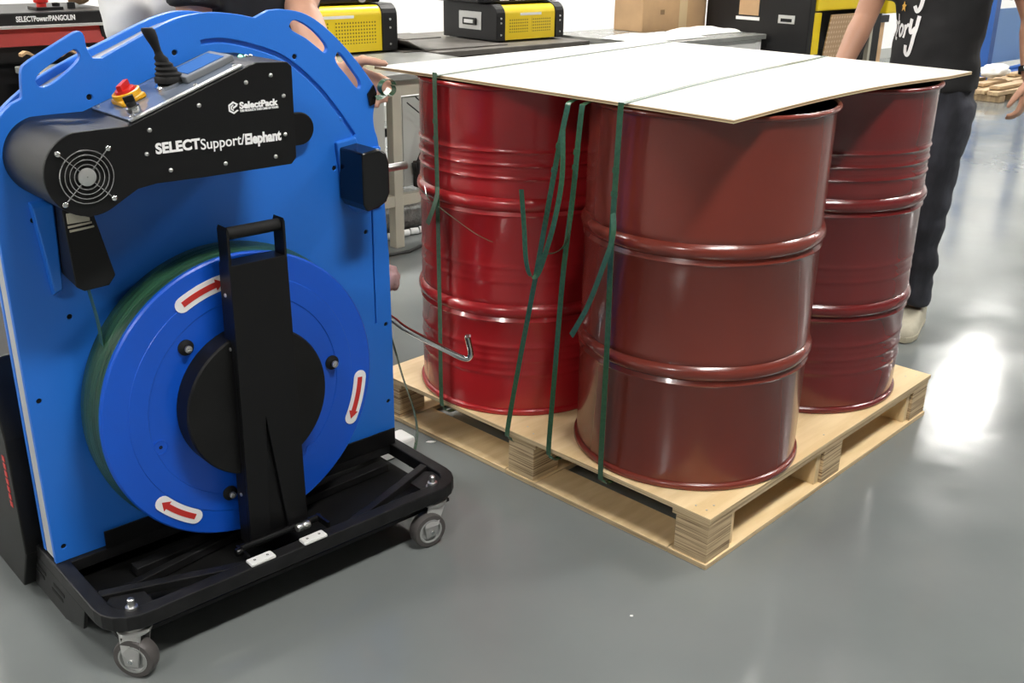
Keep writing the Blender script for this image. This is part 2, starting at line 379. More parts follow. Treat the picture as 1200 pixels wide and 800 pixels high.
# white faced sheet on top, slightly warped
def sheet_z(a, b):   # a along s 0..1, b along t 0..1
    return 1.0335+.011*sin(pi*min(1, b*1.15))*(1-a)**2+.002*sin(pi*a)-.002*(1-a)*(1-b)+.003*b*a
SS0, ST0, SSL, STL = .035, .0, 1.13, 1.2
def sheet():
    n = 28; th = .0075; vs = []; fs = []; mi = []
    lev = [th, th*.68, th*.34, 0]
    for l in lev:
        for i in range(n+1):
            for j in range(n+1):
                a, b = i/n, j/n; p = pt(SS0+SSL*a, ST0+STL*b, sheet_z(a, b)+l); vs.append(p)
    W_ = n+1
    idx = lambda l, i, j: l*W_*W_+i*W_+j
    for i in range(n):
        for j in range(n):
            fs.append((idx(0, i, j), idx(0, i, j+1), idx(0, i+1, j+1), idx(0, i+1, j))); mi.append(0)
            fs.append((idx(3, i, j), idx(3, i+1, j), idx(3, i+1, j+1), idx(3, i, j+1))); mi.append(1)
    for l in range(3):
        for k in range(n):
            for A, B in (((k, 0), (k+1, 0)), ((k+1, n), (k, n)), ((0, k+1), (0, k)), ((n, k), (n, k+1))):
                fs.append((idx(l, *A), idx(l, *B), idx(l+1, *B), idx(l+1, *A))); mi.append(2 if l == 1 else 1)
    mb = MB(); mb.v = [tuple(v) for v in vs]; mb.f = fs; mb.m = mi
    o = mb.build('plywood_sheet', ['ply_white', 'sheet_edge', 'sheet_core'], smooth=30)
    return tag(o, 'thin white faced plywood sheet lying across the tops of the drums', 'plywood')
sheet()

SW, STH = .0155, .001
def strap(label, pts, side=None, tail=None, tail_side=None, seal=None, seam=None):
    t = thing('strap', label, 'strap', pts[0] if False else (0, 0, 0), 0, 'green plastic straps on the drum load')
    dense = cat_rom(pts, 6)
    MB().ribbon(dense, side or PA, SW, STH).build('band', 'strap', t, smooth=40)
    for tl, ts in zip(tail or [], tail_side or []):
        MB().ribbon(cat_rom(tl, 8), ts, SW*.95, STH).build('loose_end', 'strap', t, smooth=40)
    if seal:
        for z in seal:
            k = min(range(len(dense)-1), key=lambda i: abs(dense[i].z-z)); d = (dense[k]-dense[k+1]).normalized()
            c = dense[k]-PB*.0012
            MB().bar(c-d*.006, c+d*.006, SW*1.15, .0022, 0, PB).build('weld_joint', 'strap', t)
    return t
TOPZ = 1.0335+.0075
def over(s0, s1):   # strap lying across the sheet
    out = []
    for k in range(9):
        b = 1-k/8; s = s1+(s0-s1)*(1-b); a = (s-SS0)/SSL; out.append(pt(s, b*STL, sheet_z(a, b)+.0075+.0012))
    return out
def under(s): return [pt(s, -.006, HD-.016), pt(s, .012, HD-.034), pt(s, .10, HD-.036)]
strap('dark green strap running down the left drum nearest the blue machine',
      over(.905, 1.05)+[pt(.905, -.012, 1.040), pt(.905, -.016, 1.03), pt(.900, -.0165, .8), pt(.897, -.0165, .57), pt(.895, -.0165, .4), pt(.894, -.016, HD+.02)]+under(.894),
      tail=[[pt(.896, -.018, .76), pt(.892, -.026, .735), pt(.900, -.032, .702), pt(.918, -.036, .659)],
            [pt(.972, .006, .740), pt(.93, -.019, .722), pt(.871, -.024, .705), pt(.759, -.020, .666), pt(.700, -.014, .652)]],
      tail_side=[PA, Vector((-.03, .97, -.22))], seal=[.92, .89])
strap('slanting green strap with a folded loose loop between the left and front drums',
      [pt(.462, .06, 1.030), pt(.463, .0, 1.027), pt(.466, -.012, 1.0), pt(.491, -.017, .867), pt(.542, -.017, .601), pt(.589, -.018, .366), pt(.632, -.016, HD+.01)]+under(.634),
      tail=[[pt(.468, -.019, .965), pt(.452, -.035, .86), pt(.458, -.048, .765), pt(.478, -.055, .680), pt(.497, -.055, .630), pt(.508, -.060, .614), pt(.520, -.066, .622), pt(.530, -.068, .66), pt(.546, -.058, .725), pt(.563, -.052, .816)]],
      tail_side=[PA+Vector((0, 0, .15))], seal=[.93, .88])
strap('third green strap from the left, passing just beside the front drum',
      [pt(.420, .06, 1.030), pt(.421, .0, 1.027), pt(.422, -.012, 1.0), pt(.434, -.016, .816), pt(.455, -.016, .626), pt(.472, -.016, .354), pt(.486, -.014, HD+.01)]+under(.487),
      tail=[[pt(.437, -.019, .78), pt(.434, -.026, .735), pt(.444, -.03, .697), pt(.472, -.032, .676), pt(.513, -.03, .665)]], tail_side=[PB+PA*.2], seal=[.93, .90])
strap('green strap across the front drum with a loose end sticking out',
      over(.308, .48)+[pt(.308, -.012, 1.040), pt(.308, -.016, 1.03), pt(.311, -.0165, .896), pt(.314, -.0165, .72), pt(.311, -.0165, .49), pt(.312, -.016, HD+.02)]+under(.312),
      tail=[[pt(.311, -.019, .80), pt(.292, -.04, .755), pt(.306, -.05, .688), pt(.340, -.055, .588), pt(.372, -.055, .526), pt(.394, -.05, .492)]], tail_side=[PA+PB*.15], seal=[.895, .85])

# ------------------------------------------------------------------ blue strapping machine
MO = Vector((-0.6207, 2.1125, 0)); MA = R(42.77)
mac = thing('strapping_machine', 'tall blue mobile strapping machine on a black wheeled frame', 'machine', MO, MA)
MX = Matrix.Rotation(MA, 4, 'Z'); MX.translation = MO
def mw(x, y, z): return MX @ Vector((x, y, z))
right_edge = [(.435, .145), (.4365, .43), (.434, .644), (.425, .80)]
notch = sm2([(.425, .80), (.414, .918), (.404, .955), (.402, .985), (.408, 1.012), (.414, 1.037)], 4)
bump = sm2([(.414, 1.037), (.405, 1.056), (.355, 1.118), (.292, 1.179), (.239, 1.213), (.187, 1.2245), (.150, 1.2235)], 5)
arc1 = sm2([(.118, 1.2105), (.07, 1.220), (.009, 1.224), (-.064, 1.212), (-.17, 1.167), (-.205, 1.151)], 5)
hnd = sm2([(-.222, 1.152), (-.231, 1.171), (-.2325, 1.192), (-.242, 1.201), (-.262, 1.193)], 3)+[(-.335, 1.155)]+sm2([(-.348, 1.146), (-.353, 1.135), (-.356, 1.11), (-.3585, 1.092), (-.366, 1.087)], 3)
left_edge = sm2([(-.378, 1.082), (-.403, 1.057), (-.422, 1.00), (-.433, .92), (-.4365, .83), (-.4365, .70)], 5)
outline = [(-.435, .145)]+right_edge+notch[1:]+bump[1:]+arc1+hnd+left_edge
hole_h = sm2([(-.331, 1.118), (-.322, 1.131), (-.295, 1.148), (-.262, 1.166), (-.250, 1.168), (-.246, 1.155), (-.262, 1.138), (-.298, 1.114), (-.322, 1.107), (-.331, 1.118)], 4)[:-1]
slot1 = sm2([(.196, 1.190), (.205, 1.201), (.222, 1.199), (.25, 1.183), (.275, 1.160), (.287, 1.142), (.280, 1.132), (.264, 1.143), (.236, 1.164), (.206, 1.180), (.196, 1.190)], 4)[:-1]
slot2 = sm2([(.306, 1.119), (.313, 1.130), (.324, 1.124), (.346, 1.096), (.368, 1.066), (.368, 1.050), (.358, 1.052), (.334, 1.080), (.312, 1.105), (.306, 1.119)], 4)[:-1]
gc = sm2([(-.005, 1.168), (.044, 1.169), (.115, 1.152), (.183, 1.124), (.253, 1.066), (.304, 1.006), (.347, .946)], 6)
def band2(path, wd):
    a = []; b = []
    for i, (x, z) in enumerate(path):
        x0, z0 = path[max(i-1, 0)]; x1, z1 = path[min(i+1, len(path)-1)]; d = math.hypot(x1-x0, z1-z0); nx, nz = -(z1-z0)/d, (x1-x0)/d
        a.append((x+nx*wd/2, z+nz*wd/2)); b.append((x-nx*wd/2, z-nz*wd/2))
    return a+b[::-1]
groove = band2(gc, .009)
groove2 = band2([(.388, .77), (.388, .48)], .004)
small = [(-.333, .668), (-.415, .511), (-.415, .179), (-.238, 1.082), (-.062, 1.152), (.369, .715), (.290, .878), (.314, .985), (.418, .47), (.418, .26), (-.372, .868), (.205, 1.128)]
plate('front_panel', outline, [hole_h, slot1, slot2, groove, groove2]+[circle(x, z, .0055, 12) for x, z in small], 0, .0065, 'blue', mac, .0018)
plate('panel_backing', outline, [hole_h, slot1, slot2], .0066, .013, 'blue', mac, .0015)
for x, z in small:
    MB().cyl((x, .0035, z), (x, .0065, z), .0054, 12).build('hole_shade_plug', 'rubber', mac)  # black plugs stand in for the shade inside the shallow holes
base_top = sm2([(.434, .70), (.405, .88), (.36, .975), (.308, 1.05), (.255, 1.112), (.18, 1.165), (.10, 1.203), (.009, 1.224), (-.064, 1.217), (-.17, 1.176), (-.26, 1.139), (-.34, 1.096), (-.405, 1.035), (-.430, .94), (-.4345, .84), (-.4345, .7)], 5)
core = [(-.4335, .15), (.4335, .15)]+[(x*.997, z-(.014 if z > .95 else 0)) for x, z in base_top]
plate('panel_core', core, [], .0131, .056, 'grey_core', mac, .001)
plate('back_panel', [(-.435, .15), (.435, .15)]+base_top, [], .0562, .072, 'blue', mac, .002)
# moulded wedge rib on the left
def frustum(name, poly, y0, y1, sc, m, parent):
    cx = sum(p[0] for p in poly)/len(poly); cz = sum(p[1] for p in poly)/len(poly); n = len(poly)
    mb = MB().loft([[Vector((x, y1, z)) for x, z in poly], [Vector((cx+(x-cx)*sc, y0, cz+(z-cz)*sc)) for x, z in poly]])
    return mb.build(name, m, parent, bev=.003)
frustum('moulded_rib', [(-.378, .905), (-.335, .905), (-.341, .722), (-.360, .716)], -.016, .001, .9, 'blue', mac)
frustum('moulded_rim', [(.292, .938), (.345, .945), (.352, .93), (.352, .915), (.415, .915), (.415, .775), (.345, .765), (.318, .79), (.300, .86)], -.010, .001, .97, 'blue', mac)

# control box
prof = [(-.013, 1.144), (.002, 1.148), (.066, 1.145), (.075, 1.137), (.073, .963), (.062, .951), (-.121, .950), (-.215, .9515), (-.250, .947), (-.278, .932)]
prof += arc(-.334, .985, .0735, R(-62), R(-258), 26)+[(-.314, 1.0575), (-.254, 1.0575)]
cb = MB().prism(prof, -.199, -.0005).build('control_box', 'black', mac, smooth=28)
tag(cb, 'black control box with rounded motor end and a fan')
inner = [(x, z) for x, z in prof]
fp = MB().prism(inner, -.2035, -.1995).build('front_plate', 'black', cb, bev=.0012)
for x, z in [(-.218, 1.047), (-.228, 1.006), (-.187, .972), (-.121, 1.081), (-.079, .970), (-.024, 1.114), (.028, 1.123), (.053, 1.083), (.051, 1.010), (.027, .970)]:
    MB().lathe([(.0042, -.2036), (.0040, -.2052), (.0028, -.2064), (.0008, -.207)], 12, (x, 0, z), 'y', caps=True).build('screw', 'steel', cb, smooth=40)
FX, FZ = -.338, .981
MB().lathe([(.0415, -.2042), (.001, -.2042)], 40, (FX, 0, FZ), 'y').build('fan_opening', 'rubber', cb)
fg = MB()
for rr in (.0455, .0375, .0295, .0215):
    fg.lathe([(rr+.0013*cos(a), -.2075+.0013*sin(a)) for a in [2*pi*k/6 for k in range(7)]], 48, (FX, 0, FZ), 'y')
for x, z in [(-.381, 1.025), (-.296, 1.025), (-.380, .939), (-.296, .938)]: fg.cyl((FX, -.2072, FZ), (x, -.206, z), .0013, 6)
fg.build('fan_guard', 'chrome', cb, smooth=40)
MB().lathe([(.0155, -.2055), (.0155, -.2085), (.013, -.2095), (.001, -.2095)], 28, (FX, 0, FZ), 'y').build('fan_guard_centre', 'steel', cb, smooth=40)
for x, z in [(-.381, 1.025), (-.296, 1.025), (-.380, .939), (-.296, .938)]:
    MB().lathe([(.0055, -.2036), (.0055, -.2075), (.004, -.2095), (.001, -.210)], 14, (x, 0, z), 'y', caps=True).build('guard_bolt', 'chrome', cb, smooth=50)
YF = -.2040
text('lettering_select', 'SELECT', .0255, (-.211, YF, 1.0045), 'print_white', cb, width=.085, off=.0010)
text('lettering_support', 'Support/', .0275, (-.125, YF, 1.0015), 'print_white', cb, width=.089, off=.0002)
text('lettering_elephant', 'Elephant', .0265, (-.035, YF, 1.001), 'print_white', cb, width=.077, off=.0011)
text('lettering_pack', 'SelectPack', .0165, (-.041, YF, 1.0675), 'print_white', cb, width=.081, off=.0007)
text('lettering_motto', 'THE PRODUCTS TAKE CARE OF YOURS', .0055, (-.041, YF, 1.0615), 'print_white', cb, width=.081, off=.0002)
lg = MB(); hx = lambda r, k: (-.0535+r*sin(k*pi/3), 1.0705+r*cos(k*pi/3))
for k in range(6):
    if k == 1: continue
    lg.prism([hx(.0115, k), hx(.0115, k+1), hx(.0082, k+1), hx(.0082, k)], YF-.0005, YF+.0003)
for k in (3, 4, 5): lg.prism([hx(.0062, k), hx(.0062, k+1), hx(.0035, k+1), hx(.0035, k)], YF-.0005, YF+.0003)
lg.prism([(-.0545, 1.068), (-.0455, 1.073), (-.0455, 1.0765), (-.0545, 1.0715)], YF-.0005, YF+.0003)
lg.build('hexagon_logo', 'print_white', cb)
# sloped top
SA = math.atan2(.0865, .241)
SR = Matrix.Rotation(-SA, 3, 'Y')
def slope(x, y, h): # point above slope
    z = 1.0575+(x+.254)*math.tan(SA); return Vector((x-sin(SA)*h, y, z+cos(SA)*h))
MB().box(slope(-.1335, -.10, .002), (.232, .165, .004), SR).build('clear_cover', 'slope', cb, bev=.001)
MB().box(slope(-.1335, -.19, .0035), (.236, .012, .003), SR).build('cover_edge', 'steel', cb)
for x, y in ((-.235, -.178), (-.235, -.03), (-.11, -.178), (-.03, -.178)):
    MB().lathe([(.004, 0), (.004, .002), (.002, .003)], 10).build('cover_screw', 'steel', cb, smooth=40, loc=slope(x, y, .004)).rotation_euler = (0, -SA, 0)
sc = MB().box((0, 0, 0), (.104, .092, .012)).build('screen_frame', 'screen_frame', cb, bev=.002, loc=slope(-.062, -.105, .010)); sc.rotation_euler = (0, -SA, 0)
sc2 = MB().box((0, 0, 0), (.08, .066, .0015)).build('touch_screen', 'screen', cb, loc=slope(-.062, -.105, .0166)); sc2.rotation_euler = (0, -SA, 0)
# isolator switch
def rotated(name, mb, m, pos, smooth=40, bev=0, extra=0):
    o = mb.build(name, m, cb, smooth=smooth, bev=bev, loc=pos); o.rotation_euler = (0, -SA, extra); return o
rotated('switch_base', MB().box((0, 0, .005), (.05, .05, .010)), 'yellow_plastic', slope(-.196, -.085, .004), 30, .003)
rotated('switch_collar', MB().lathe([(.026, .010), (.026, .019), (.022, .020), (.020, .016), (.001, .016)], 28), 'yellow_plastic', slope(-.196, -.085, .004), 40)
rotated('switch_knob', MB().lathe([(.019, .016), (.018, .024), (.001, .024)], 24).box((0, 0, .028), (.034, .009, .014), Matrix.Rotation(.7, 3, 'Z')), 'red_plastic', slope(-.196, -.085, .004), 40)
rotated('key_switch', MB().lathe([(.0125, 0), (.0125, .012), (.0105, .014), (.001, .014)], 20), 'chrome', slope(-.222, -.165, .004))
rotated('key_switch_knob', MB().lathe([(.009, .014), (.0085, .022), (.001, .022)], 16).box((0, 0, .026), (.018, .006, .012), Matrix.Rotation(-.5, 3, 'Z')), 'rubber', slope(-.222, -.165, .004))
rotated('joystick_flange', MB().lathe([(.026, 0), (.026, .006), (.02, .010)], 28, caps=True), 'chrome', slope(-.128, -.11, .004))
js = MB()
jp = [(.025, .004), (.026, .012), (.023, .016), (.024, .020), (.019, .024), (.020, .029), (.0155, .033), (.0165, .038), (.012, .042), (.0125, .048), (.008, .054), (.007, .062), (.0085, .072), (.0115, .086), (.0125, .098), (.010, .102), (.001, .102)]
rings = []
for r_, h in jp:
    off = -.030*max(0, h-.02)/.08
    rings.append([Vector((off+r_*cos(2*pi*k/24), r_*sin(2*pi*k/24)*1.0, h)) for k in range(24)])
js.loft(rings, True); js.build('joystick', 'rubber', cb, smooth=50, loc=slope(-.128, -.11, .006))
for i, x in enumerate((.030, .042, .052)):
    MB().lathe([(.0045, 0), (.0045, .002), (.002, .004)], 12, (x, -.09, 1.1465), caps=True).build('indicator_lamp', 'led' if i == 0 else 'steel', cb, smooth=50)
MB().prism([(.06, .945), (.19, .945)]+arc(.194, .980, .035, R(-90), R(90), 16)+[(.06, 1.015)], -.022, -.0105).build('cable_cover', 'black', mac, smooth=30, bev=.002)

# strap chute under the motor
ch = MB()
ch.loft([[Vector((x, -.004, z)) for x, z in [(-.332, .905), (-.285, .905), (-.252, .765), (-.285, .748), (-.318, .748), (-.338, .760)]], [Vector((x, -.10, z)) for x, z in [(-.352, .905), (-.300, .905), (-.271, .765), (-.285, .748), (-.332, .746), (-.346, .756)]]])
chute = ch.build('strap_chute', 'black_matte', mac, bev=.003)
MB().prism([(-.346, .897), (-.346, .878), (-.306, .878), (-.306, .884), (-.322, .890), (-.328, .897)], -.1035, -.1005).build('chute_label', 'cream', chute)
MB().prism([(-.346, .874), (-.346, .870), (-.303, .873), (-.303, .876)], -.1035, -.1005).build('chute_label', 'cream', chute)
MB().prism([(-.344, .866), (-.344, .862), (-.300, .865), (-.300, .868)], -.1035, -.1005).build('chute_label', 'cream', chute)

# strap coil and reel
CX, CZ = -.033, .452
MB().lathe([(.21, -.022), (.305, -.020), (.318, -.03), (.322, -.06), (.316, -.09), (.310, -.108), (.21, -.110), (.21, -.022)], 96, (CX, 0, CZ), 'y').build('strap_coil', 'coil', mac, smooth=50)
MB().ribbon(cat_rom([(-.315, -.06, .76), (-.310, -.062, .72), (-.304, -.066, .66), (-.306, -.07, .58), (-.318, -.075, .50)], 6), (0, 1, .0), .016, .001).build('feeding_strap', 'strap', mac, smooth=50)
reel = MB().lathe([(.06, -.110), (.313, -.110), (.3155, -.113), (.3155, -.121), (.312, -.1245), (.262, -.1245), (.261, -.1258), (.222, -.1258), (.221, -.1245), (.12, -.1245), (.06, -.1245)], 128, (CX, 0, CZ), 'y').build('reel_disc', 'blue_disc', mac, smooth=25)
for x, z in [(-.161, .597), (.177, .473), (-.097, .241)]:
    MB().lathe([(.0165, -.1245), (.0165, -.128), (.009, -.132), (.009, -.136), (.001, -.136)], 24, (x, 0, z), 'y').build('reel_knob', 'rubber', reel, smooth=40)
    MB().lathe([(.0075, -.136), (.0075, -.141), (.004, -.142), (.0035, -.139), (.001, -.139)], 14, (x, 0, z), 'y').build('reel_bolt', 'steel', reel, smooth=40)
for x, z in [(-.236, .398), (.112, .275)]:
    MB().lathe([(.0165, -.1245), (.0165, -.1262), (.0145, -.1262), (.0140, -.1250), (.004, -.1250), (.004, -.1245)], 24, (x, 0, z), 'y').build('reel_cap', 'blue_disc', reel, smooth=40)
    MB().lathe([(.004, -.1252), (.001, -.1252)], 10, (x, 0, z), 'y').build('cap_hole', 'rubber', reel)
def sticker(a0, a1, r):   # a0 tail -> a1 head (clockwise)
    n = 14; w2 = .0165; hw = .0062
    o = []; i_ = []
    for k in range(n+1): a = a0+(a1-a0)*k/n; o.append((CX+(r+w2)*cos(a), CZ+(r+w2)*sin(a))); i_.append((CX+(r-w2)*cos(a), CZ+(r-w2)*sin(a)))
    e1 = (CX+r*cos(a1), CZ+r*sin(a1)); b1 = math.atan2(o[-1][1]-e1[1], o[-1][0]-e1[0])
    e0 = (CX+r*cos(a0), CZ+r*sin(a0)); b0 = math.atan2(i_[0][1]-e0[1], i_[0][0]-e0[0])
    poly = o+[(e1[0]+w2*cos(b1-pi*k/8), e1[1]+w2*sin(b1-pi*k/8)) for k in range(1, 8)]+i_[::-1]+[(e0[0]+w2*cos(b0-pi*k/8), e0[1]+w2*sin(b0-pi*k/8)) for k in range(1, 8)]
    s = plate('arrow_sticker', poly, [], -.1268, -.1259, 'print_white', reel, 0)
    ah = a1-(a1-a0)*.16; am = ah
    A = []; B = []
    for k in range(n+1): a = a0+(am-a0)*k/n; A.append((CX+(r+hw)*cos(a), CZ+(r+hw)*sin(a))); B.append((CX+(r-hw)*cos(a), CZ+(r-hw)*sin(a)))
    head = [(CX+(r+.0125)*cos(am), CZ+(r+.0125)*sin(am)), (CX+r*cos(a1-.012), CZ+r*sin(a1-.012)), (CX+(r-.0125)*cos(am), CZ+(r-.0125)*sin(am))]
    plate('arrow_print', A+head+B[::-1], [], -.1274, -.1268, 'print_red', reel, 0)
sticker(R(118), R(98), .266); sticker(R(-7), R(-27), .285); sticker(R(-122), R(-140), .279)
hub = MB().lathe([(.162, -.1255), (.162, -.170), (.159, -.175), (.001, -.175)], 80, (CX, 0, CZ+.003), 'y').build('reel_hub', 'black_matte', mac, smooth=30)
# brake post with handle
post = MB().prism([(-.086, .768), (.039, .768), (.046, .135), (-.094, .135)], -.190, -.150).build('reel_post', 'black', mac, bev=.002)
fpoly = [(-.0865, .769), (.0395, .769), (.0465, .135), (.0, .135), (-.036, .43), (-.048, .135), (-.0945, .135)]
MB().prism(fpoly, -.200, -.1905).build('post_front_plate', 'black', post, bev=.0012)
for x in (-.088, .0345):
    MB().prism([(x, .60), (x+.006, .60), (x+.006, .838), (x+.003, .846), (x, .838)], -.199, -.160).build('handle_bracket', 'black', post, bev=.0015)
MB().cyl((-.084, -.180, .829), (.036, -.180, .829), .0125, 20).build('handle_bar', 'rubber', post, smooth=40)
for z in (.705, .590, .258):
    MB().lathe([(.0042, 0), (.004, -.002), (.001, -.003)], 10, axis='x', caps=True).build('post_screw', 'steel', post, smooth=40, loc=(-.0955 if z < .3 else -.0895, -.176, z))
# trolley frame
fr = MB()
path = [(-.425, .32), (-.425, -.205)]+[(-.425+.06-.06*cos(a), -.205-.06*sin(a)) for a in [R(k) for k in (20, 40, 60, 80)]]+[(-.365, -.265), (.365, -.265)]+[(.365+.06*sin(a), -.205-.06*cos(a)) for a in [R(k) for k in (10, 30, 50, 70)]]+[(.425, -.205), (.425, .32)]
rings = []
for i, (x, y) in enumerate(path):
    x0, y0 = path[max(i-1, 0)]; x1, y1 = path[min(i+1, len(path)-1)]; d = Vector((x1-x0, y1-y0, 0)).normalized(); nn = Vector((-d.y, d.x, 0)); p = Vector((x, y, 0))
    rings.append([p+nn*.016+Vector((0, 0, .112)), p+nn*.016+Vector((0, 0, .145)), p-nn*.016+Vector((0, 0, .145)), p-nn*.016+Vector((0, 0, .112))])
fr.loft(rings)
frame = fr.build('trolley_frame', 'frame', mac, bev=.003)
for sx in (-1, 1):
    o = MB().prism([(sx*.335, 0), (sx*.418, 0), (sx*.418, .06), (sx*.395, .085), (sx*.335, .06)], .131, .1365).build('corner_plate', 'frame', frame)
    for v in o.data.vertices: v.co = Vector((v.co.x, -.258+v.co.z, v.co.y))
    MB().bar((sx*.41, -.155, .134), (sx*.13, -.255, .134), .022, .018).build('diagonal_brace', 'frame', frame, bev=.002)
MB().bb((-.41, -.012, .118), (.41, .075, .1445)).build('cross_member', 'frame', frame, bev=.002)
MB().bb((-.335, -.0145, .145), (.425, -.0105, .187)).build('panel_ledge', 'black', frame, bev=.001)
MB().bb((-.412, -.25, .080), (.412, .31, .088)).build('tray', 'black_matte', frame)
MB().bar((-.30, -.06, .1005), (.38, -.03, .1005), .03, .02).build('tray_bar', 'frame', frame, bev=.002)
MB().bar((-.36, -.12, .1005), (-.05, -.07, .1005), .018, .02).build('tray_bar', 'frame', frame, bev=.002)
for x, y in ((-.110, -.268), (.016, -.270)):
    o = MB().box((0, 0, 0), (.058, .026, .008)).build('white_latch_plate', 'white', frame, bev=.003, loc=(x, y, .1495))
    for dx in (-.015, .015):
        MB().lathe([(.003, 0), (.001, .0004)], 10).build('latch_screw', 'rubber', frame, loc=(x+dx, y, .1538))
MB().cyl((-.125, -.205, .150), (.075, -.205, .150), .008, 12).build('hinge_rod', 'black_gloss', frame, smooth=40)
for x in (-.135, .012, .028):
    MB().lathe([(.008, -.008), (.009, -.005), (.009, .005), (.008, .008)], 12, axis='x', caps=True).build('hinge_bolt', 'steel' if x > 0 else 'black_gloss', frame, smooth=40, loc=(x, -.222, .155))
MB().bb((-.132, -.25, .143), (-.126, -.20, .158)).build('hinge_arm', 'black_gloss', frame)
MB().bb((.066, -.25, .143), (.072, -.20, .158)).build('hinge_arm', 'black_gloss', frame)
# casters
def caster(px, py, axle, off=(0, 0)):
    c = MB().lathe([(.034, .098), (.034, .104), (.026, .106), (.026, .111)], 24, (px, py, 0), caps=True).build('caster', 'zinc', mac, smooth=40)
    a = Vector((axle[0], axle[1], 0)).normalized(); f = Vector((-a.y, a.x, 0)); wc = Vector((px+off[0], py+off[1], .0435)); VO = Vector((-off[0], -off[1], 0))
    for s in (-1, 1):
        q = wc+a*s*.0195; r_ = .0016
        rings = []
        for sgn in (-1, 1):
            o_ = q+a*sgn*r_; rings.append([o_+f*(-.014)+Vector((0, 0, -.012)), o_+f*.014+Vector((0, 0, -.012)), o_+f*.018+Vector((0, 0, .015)), o_+f*.024+VO+Vector((0, 0, .056)), o_+f*(-.024)+VO+Vector((0, 0, .056)), o_+f*(-.018)+Vector((0, 0, .015))])
        MB().loft(rings).build('caster_fork', 'zinc', c)
    MB().box(wc+VO+Vector((0, 0, .0555)), (.041, .05, .003), Matrix((a, f, Vector((0, 0, 1)))).transposed()).build('caster_bridge', 'zinc', c)
    rot = Matrix((f, a, Vector((0, 0, 1)))).transposed()
    w_ = MB().lathe([(.030, -.0155), (.0405, -.0155), (.043, -.011), (.0435, 0), (.043, .011), (.0405, .0155), (.030, .0155)], 40, axis='y'); w_.v = [tuple(rot @ Vector(v)+wc) for v in w_.v]
    w_.build('caster_tyre', 'tyre', c, smooth=40)
    h = MB().lathe([(.001, -.0150), (.012, -.0155), (.013, -.011), (.025, -.011), (.0265, -.0165), (.0305, -.0165), (.0305, .0165), (.0265, .0165), (.025, .011), (.013, .011), (.012, .0155), (.001, .0150)], 32, axis='y'); h.v = [tuple(rot @ Vector(v)+wc) for v in h.v]
    h.build('caster_hub', 'caster_hub', c, smooth=30)
    MB().cyl(wc-a*.025, wc+a*.025, .0055, 8).build('axle_bolt', 'chrome', c, smooth=40)
    MB().lathe([(.016, .1368), (.016, .139), (.012, .139), (.012, .149), (.007, .150), (.007, .164), (.005, .166)], 12, (px, py, 0), caps=True).build('stud_nut', 'steel', c, smooth=40)
caster(-.381, -.246, (-.8, -.6), (-.008, -.012)); caster(.364, -.246, (-.12, -1), (-.034, -.022)); caster(-.385, .30, (-.9, -.4), (.01, .02)); caster(.37, .30, (-1, .1), (.0, .025))
# left side skirt, rear housing
def prism_x(poly, x0, x1, mi=0):
    mb = MB().prism([(y, z) for y, z in poly], x0, x1); mb.v = [(v[1], v[0], v[2]) for v in mb.v]; return mb
prism_x([(.32, .112), (.32, .02), (-.02, .02), (-.125, .055), (-.150, .112)], -.440, -.432).build('side_skirt', 'frame', mac, bev=.0015)
for y, z in ((.10, .085), (.115, .068), (-.005, .085), (.01, .066)):
    MB().bar((-.4405, y-.03, z), (-.4405, y+.03, z), .001, .008, upv=(0, 0, 1)).build('skirt_slot', 'rubber', mac)
hs = prism_x([(.10, .13), (.16, .02), (.50, .02), (.50, .56), (.16, .56), (.10, .40)], -.465, -.05).build('rear_housing', 'black_matte', mac, bev=.004)
for k in range(7):
    MB().bb((-.4662, .125, .235+.018*k), (-.465, .140, .247+.018*k)).build('red_marking', 'print_red', hs)
# strap guide housing on the right with steel rod
sg = MB()
sp = [(.300, .925), (.345, .930), (.365, .918), (.372, .895), (.372, .828), (.362, .808), (.340, .797), (.310, .793), (.300, .81)]
sgo = sg.prism(sp, -.098, -.002).build('strap_guide', 'black_gloss', mac, smooth=25, bev=.004)
MB().cyl((.37, -.03, .857), (.392, -.032, .857), .009, 14).cyl((.41, .02, .8535), (.512, .03, .8515), .0095, 16).build('steel_rod', 'steel', mac, smooth=40)
crk = [(.440, .045, .50), (.447, .035, .478), (.462, .025, .462), (.496, .012, .430), (.60, -.02, .357), (.632, -.035, .335), (.645, -.045, .331), (.650, -.05, .338), (.650, -.052, .352), (.636, -.055, .400)]
MB().tube(cat_rom(crk, 4), .0085, 12).build('crank_handle', 'chrome', mac, smooth=60)
MB().cyl((.4385, .03, .515), (.442, .04, .495), .011, 12).build('crank_socket', 'rubber', mac, smooth=40)
lf = MB().bb((.46, .13, .004), (.60, .20, .05)).build('white_guide_foot', 'white', mac, bev=.008)
MB().cyl((.600, .155, .030), (.606, .155, .030), .008, 12).build('foot_bolt', 'chrome', lf, smooth=40)

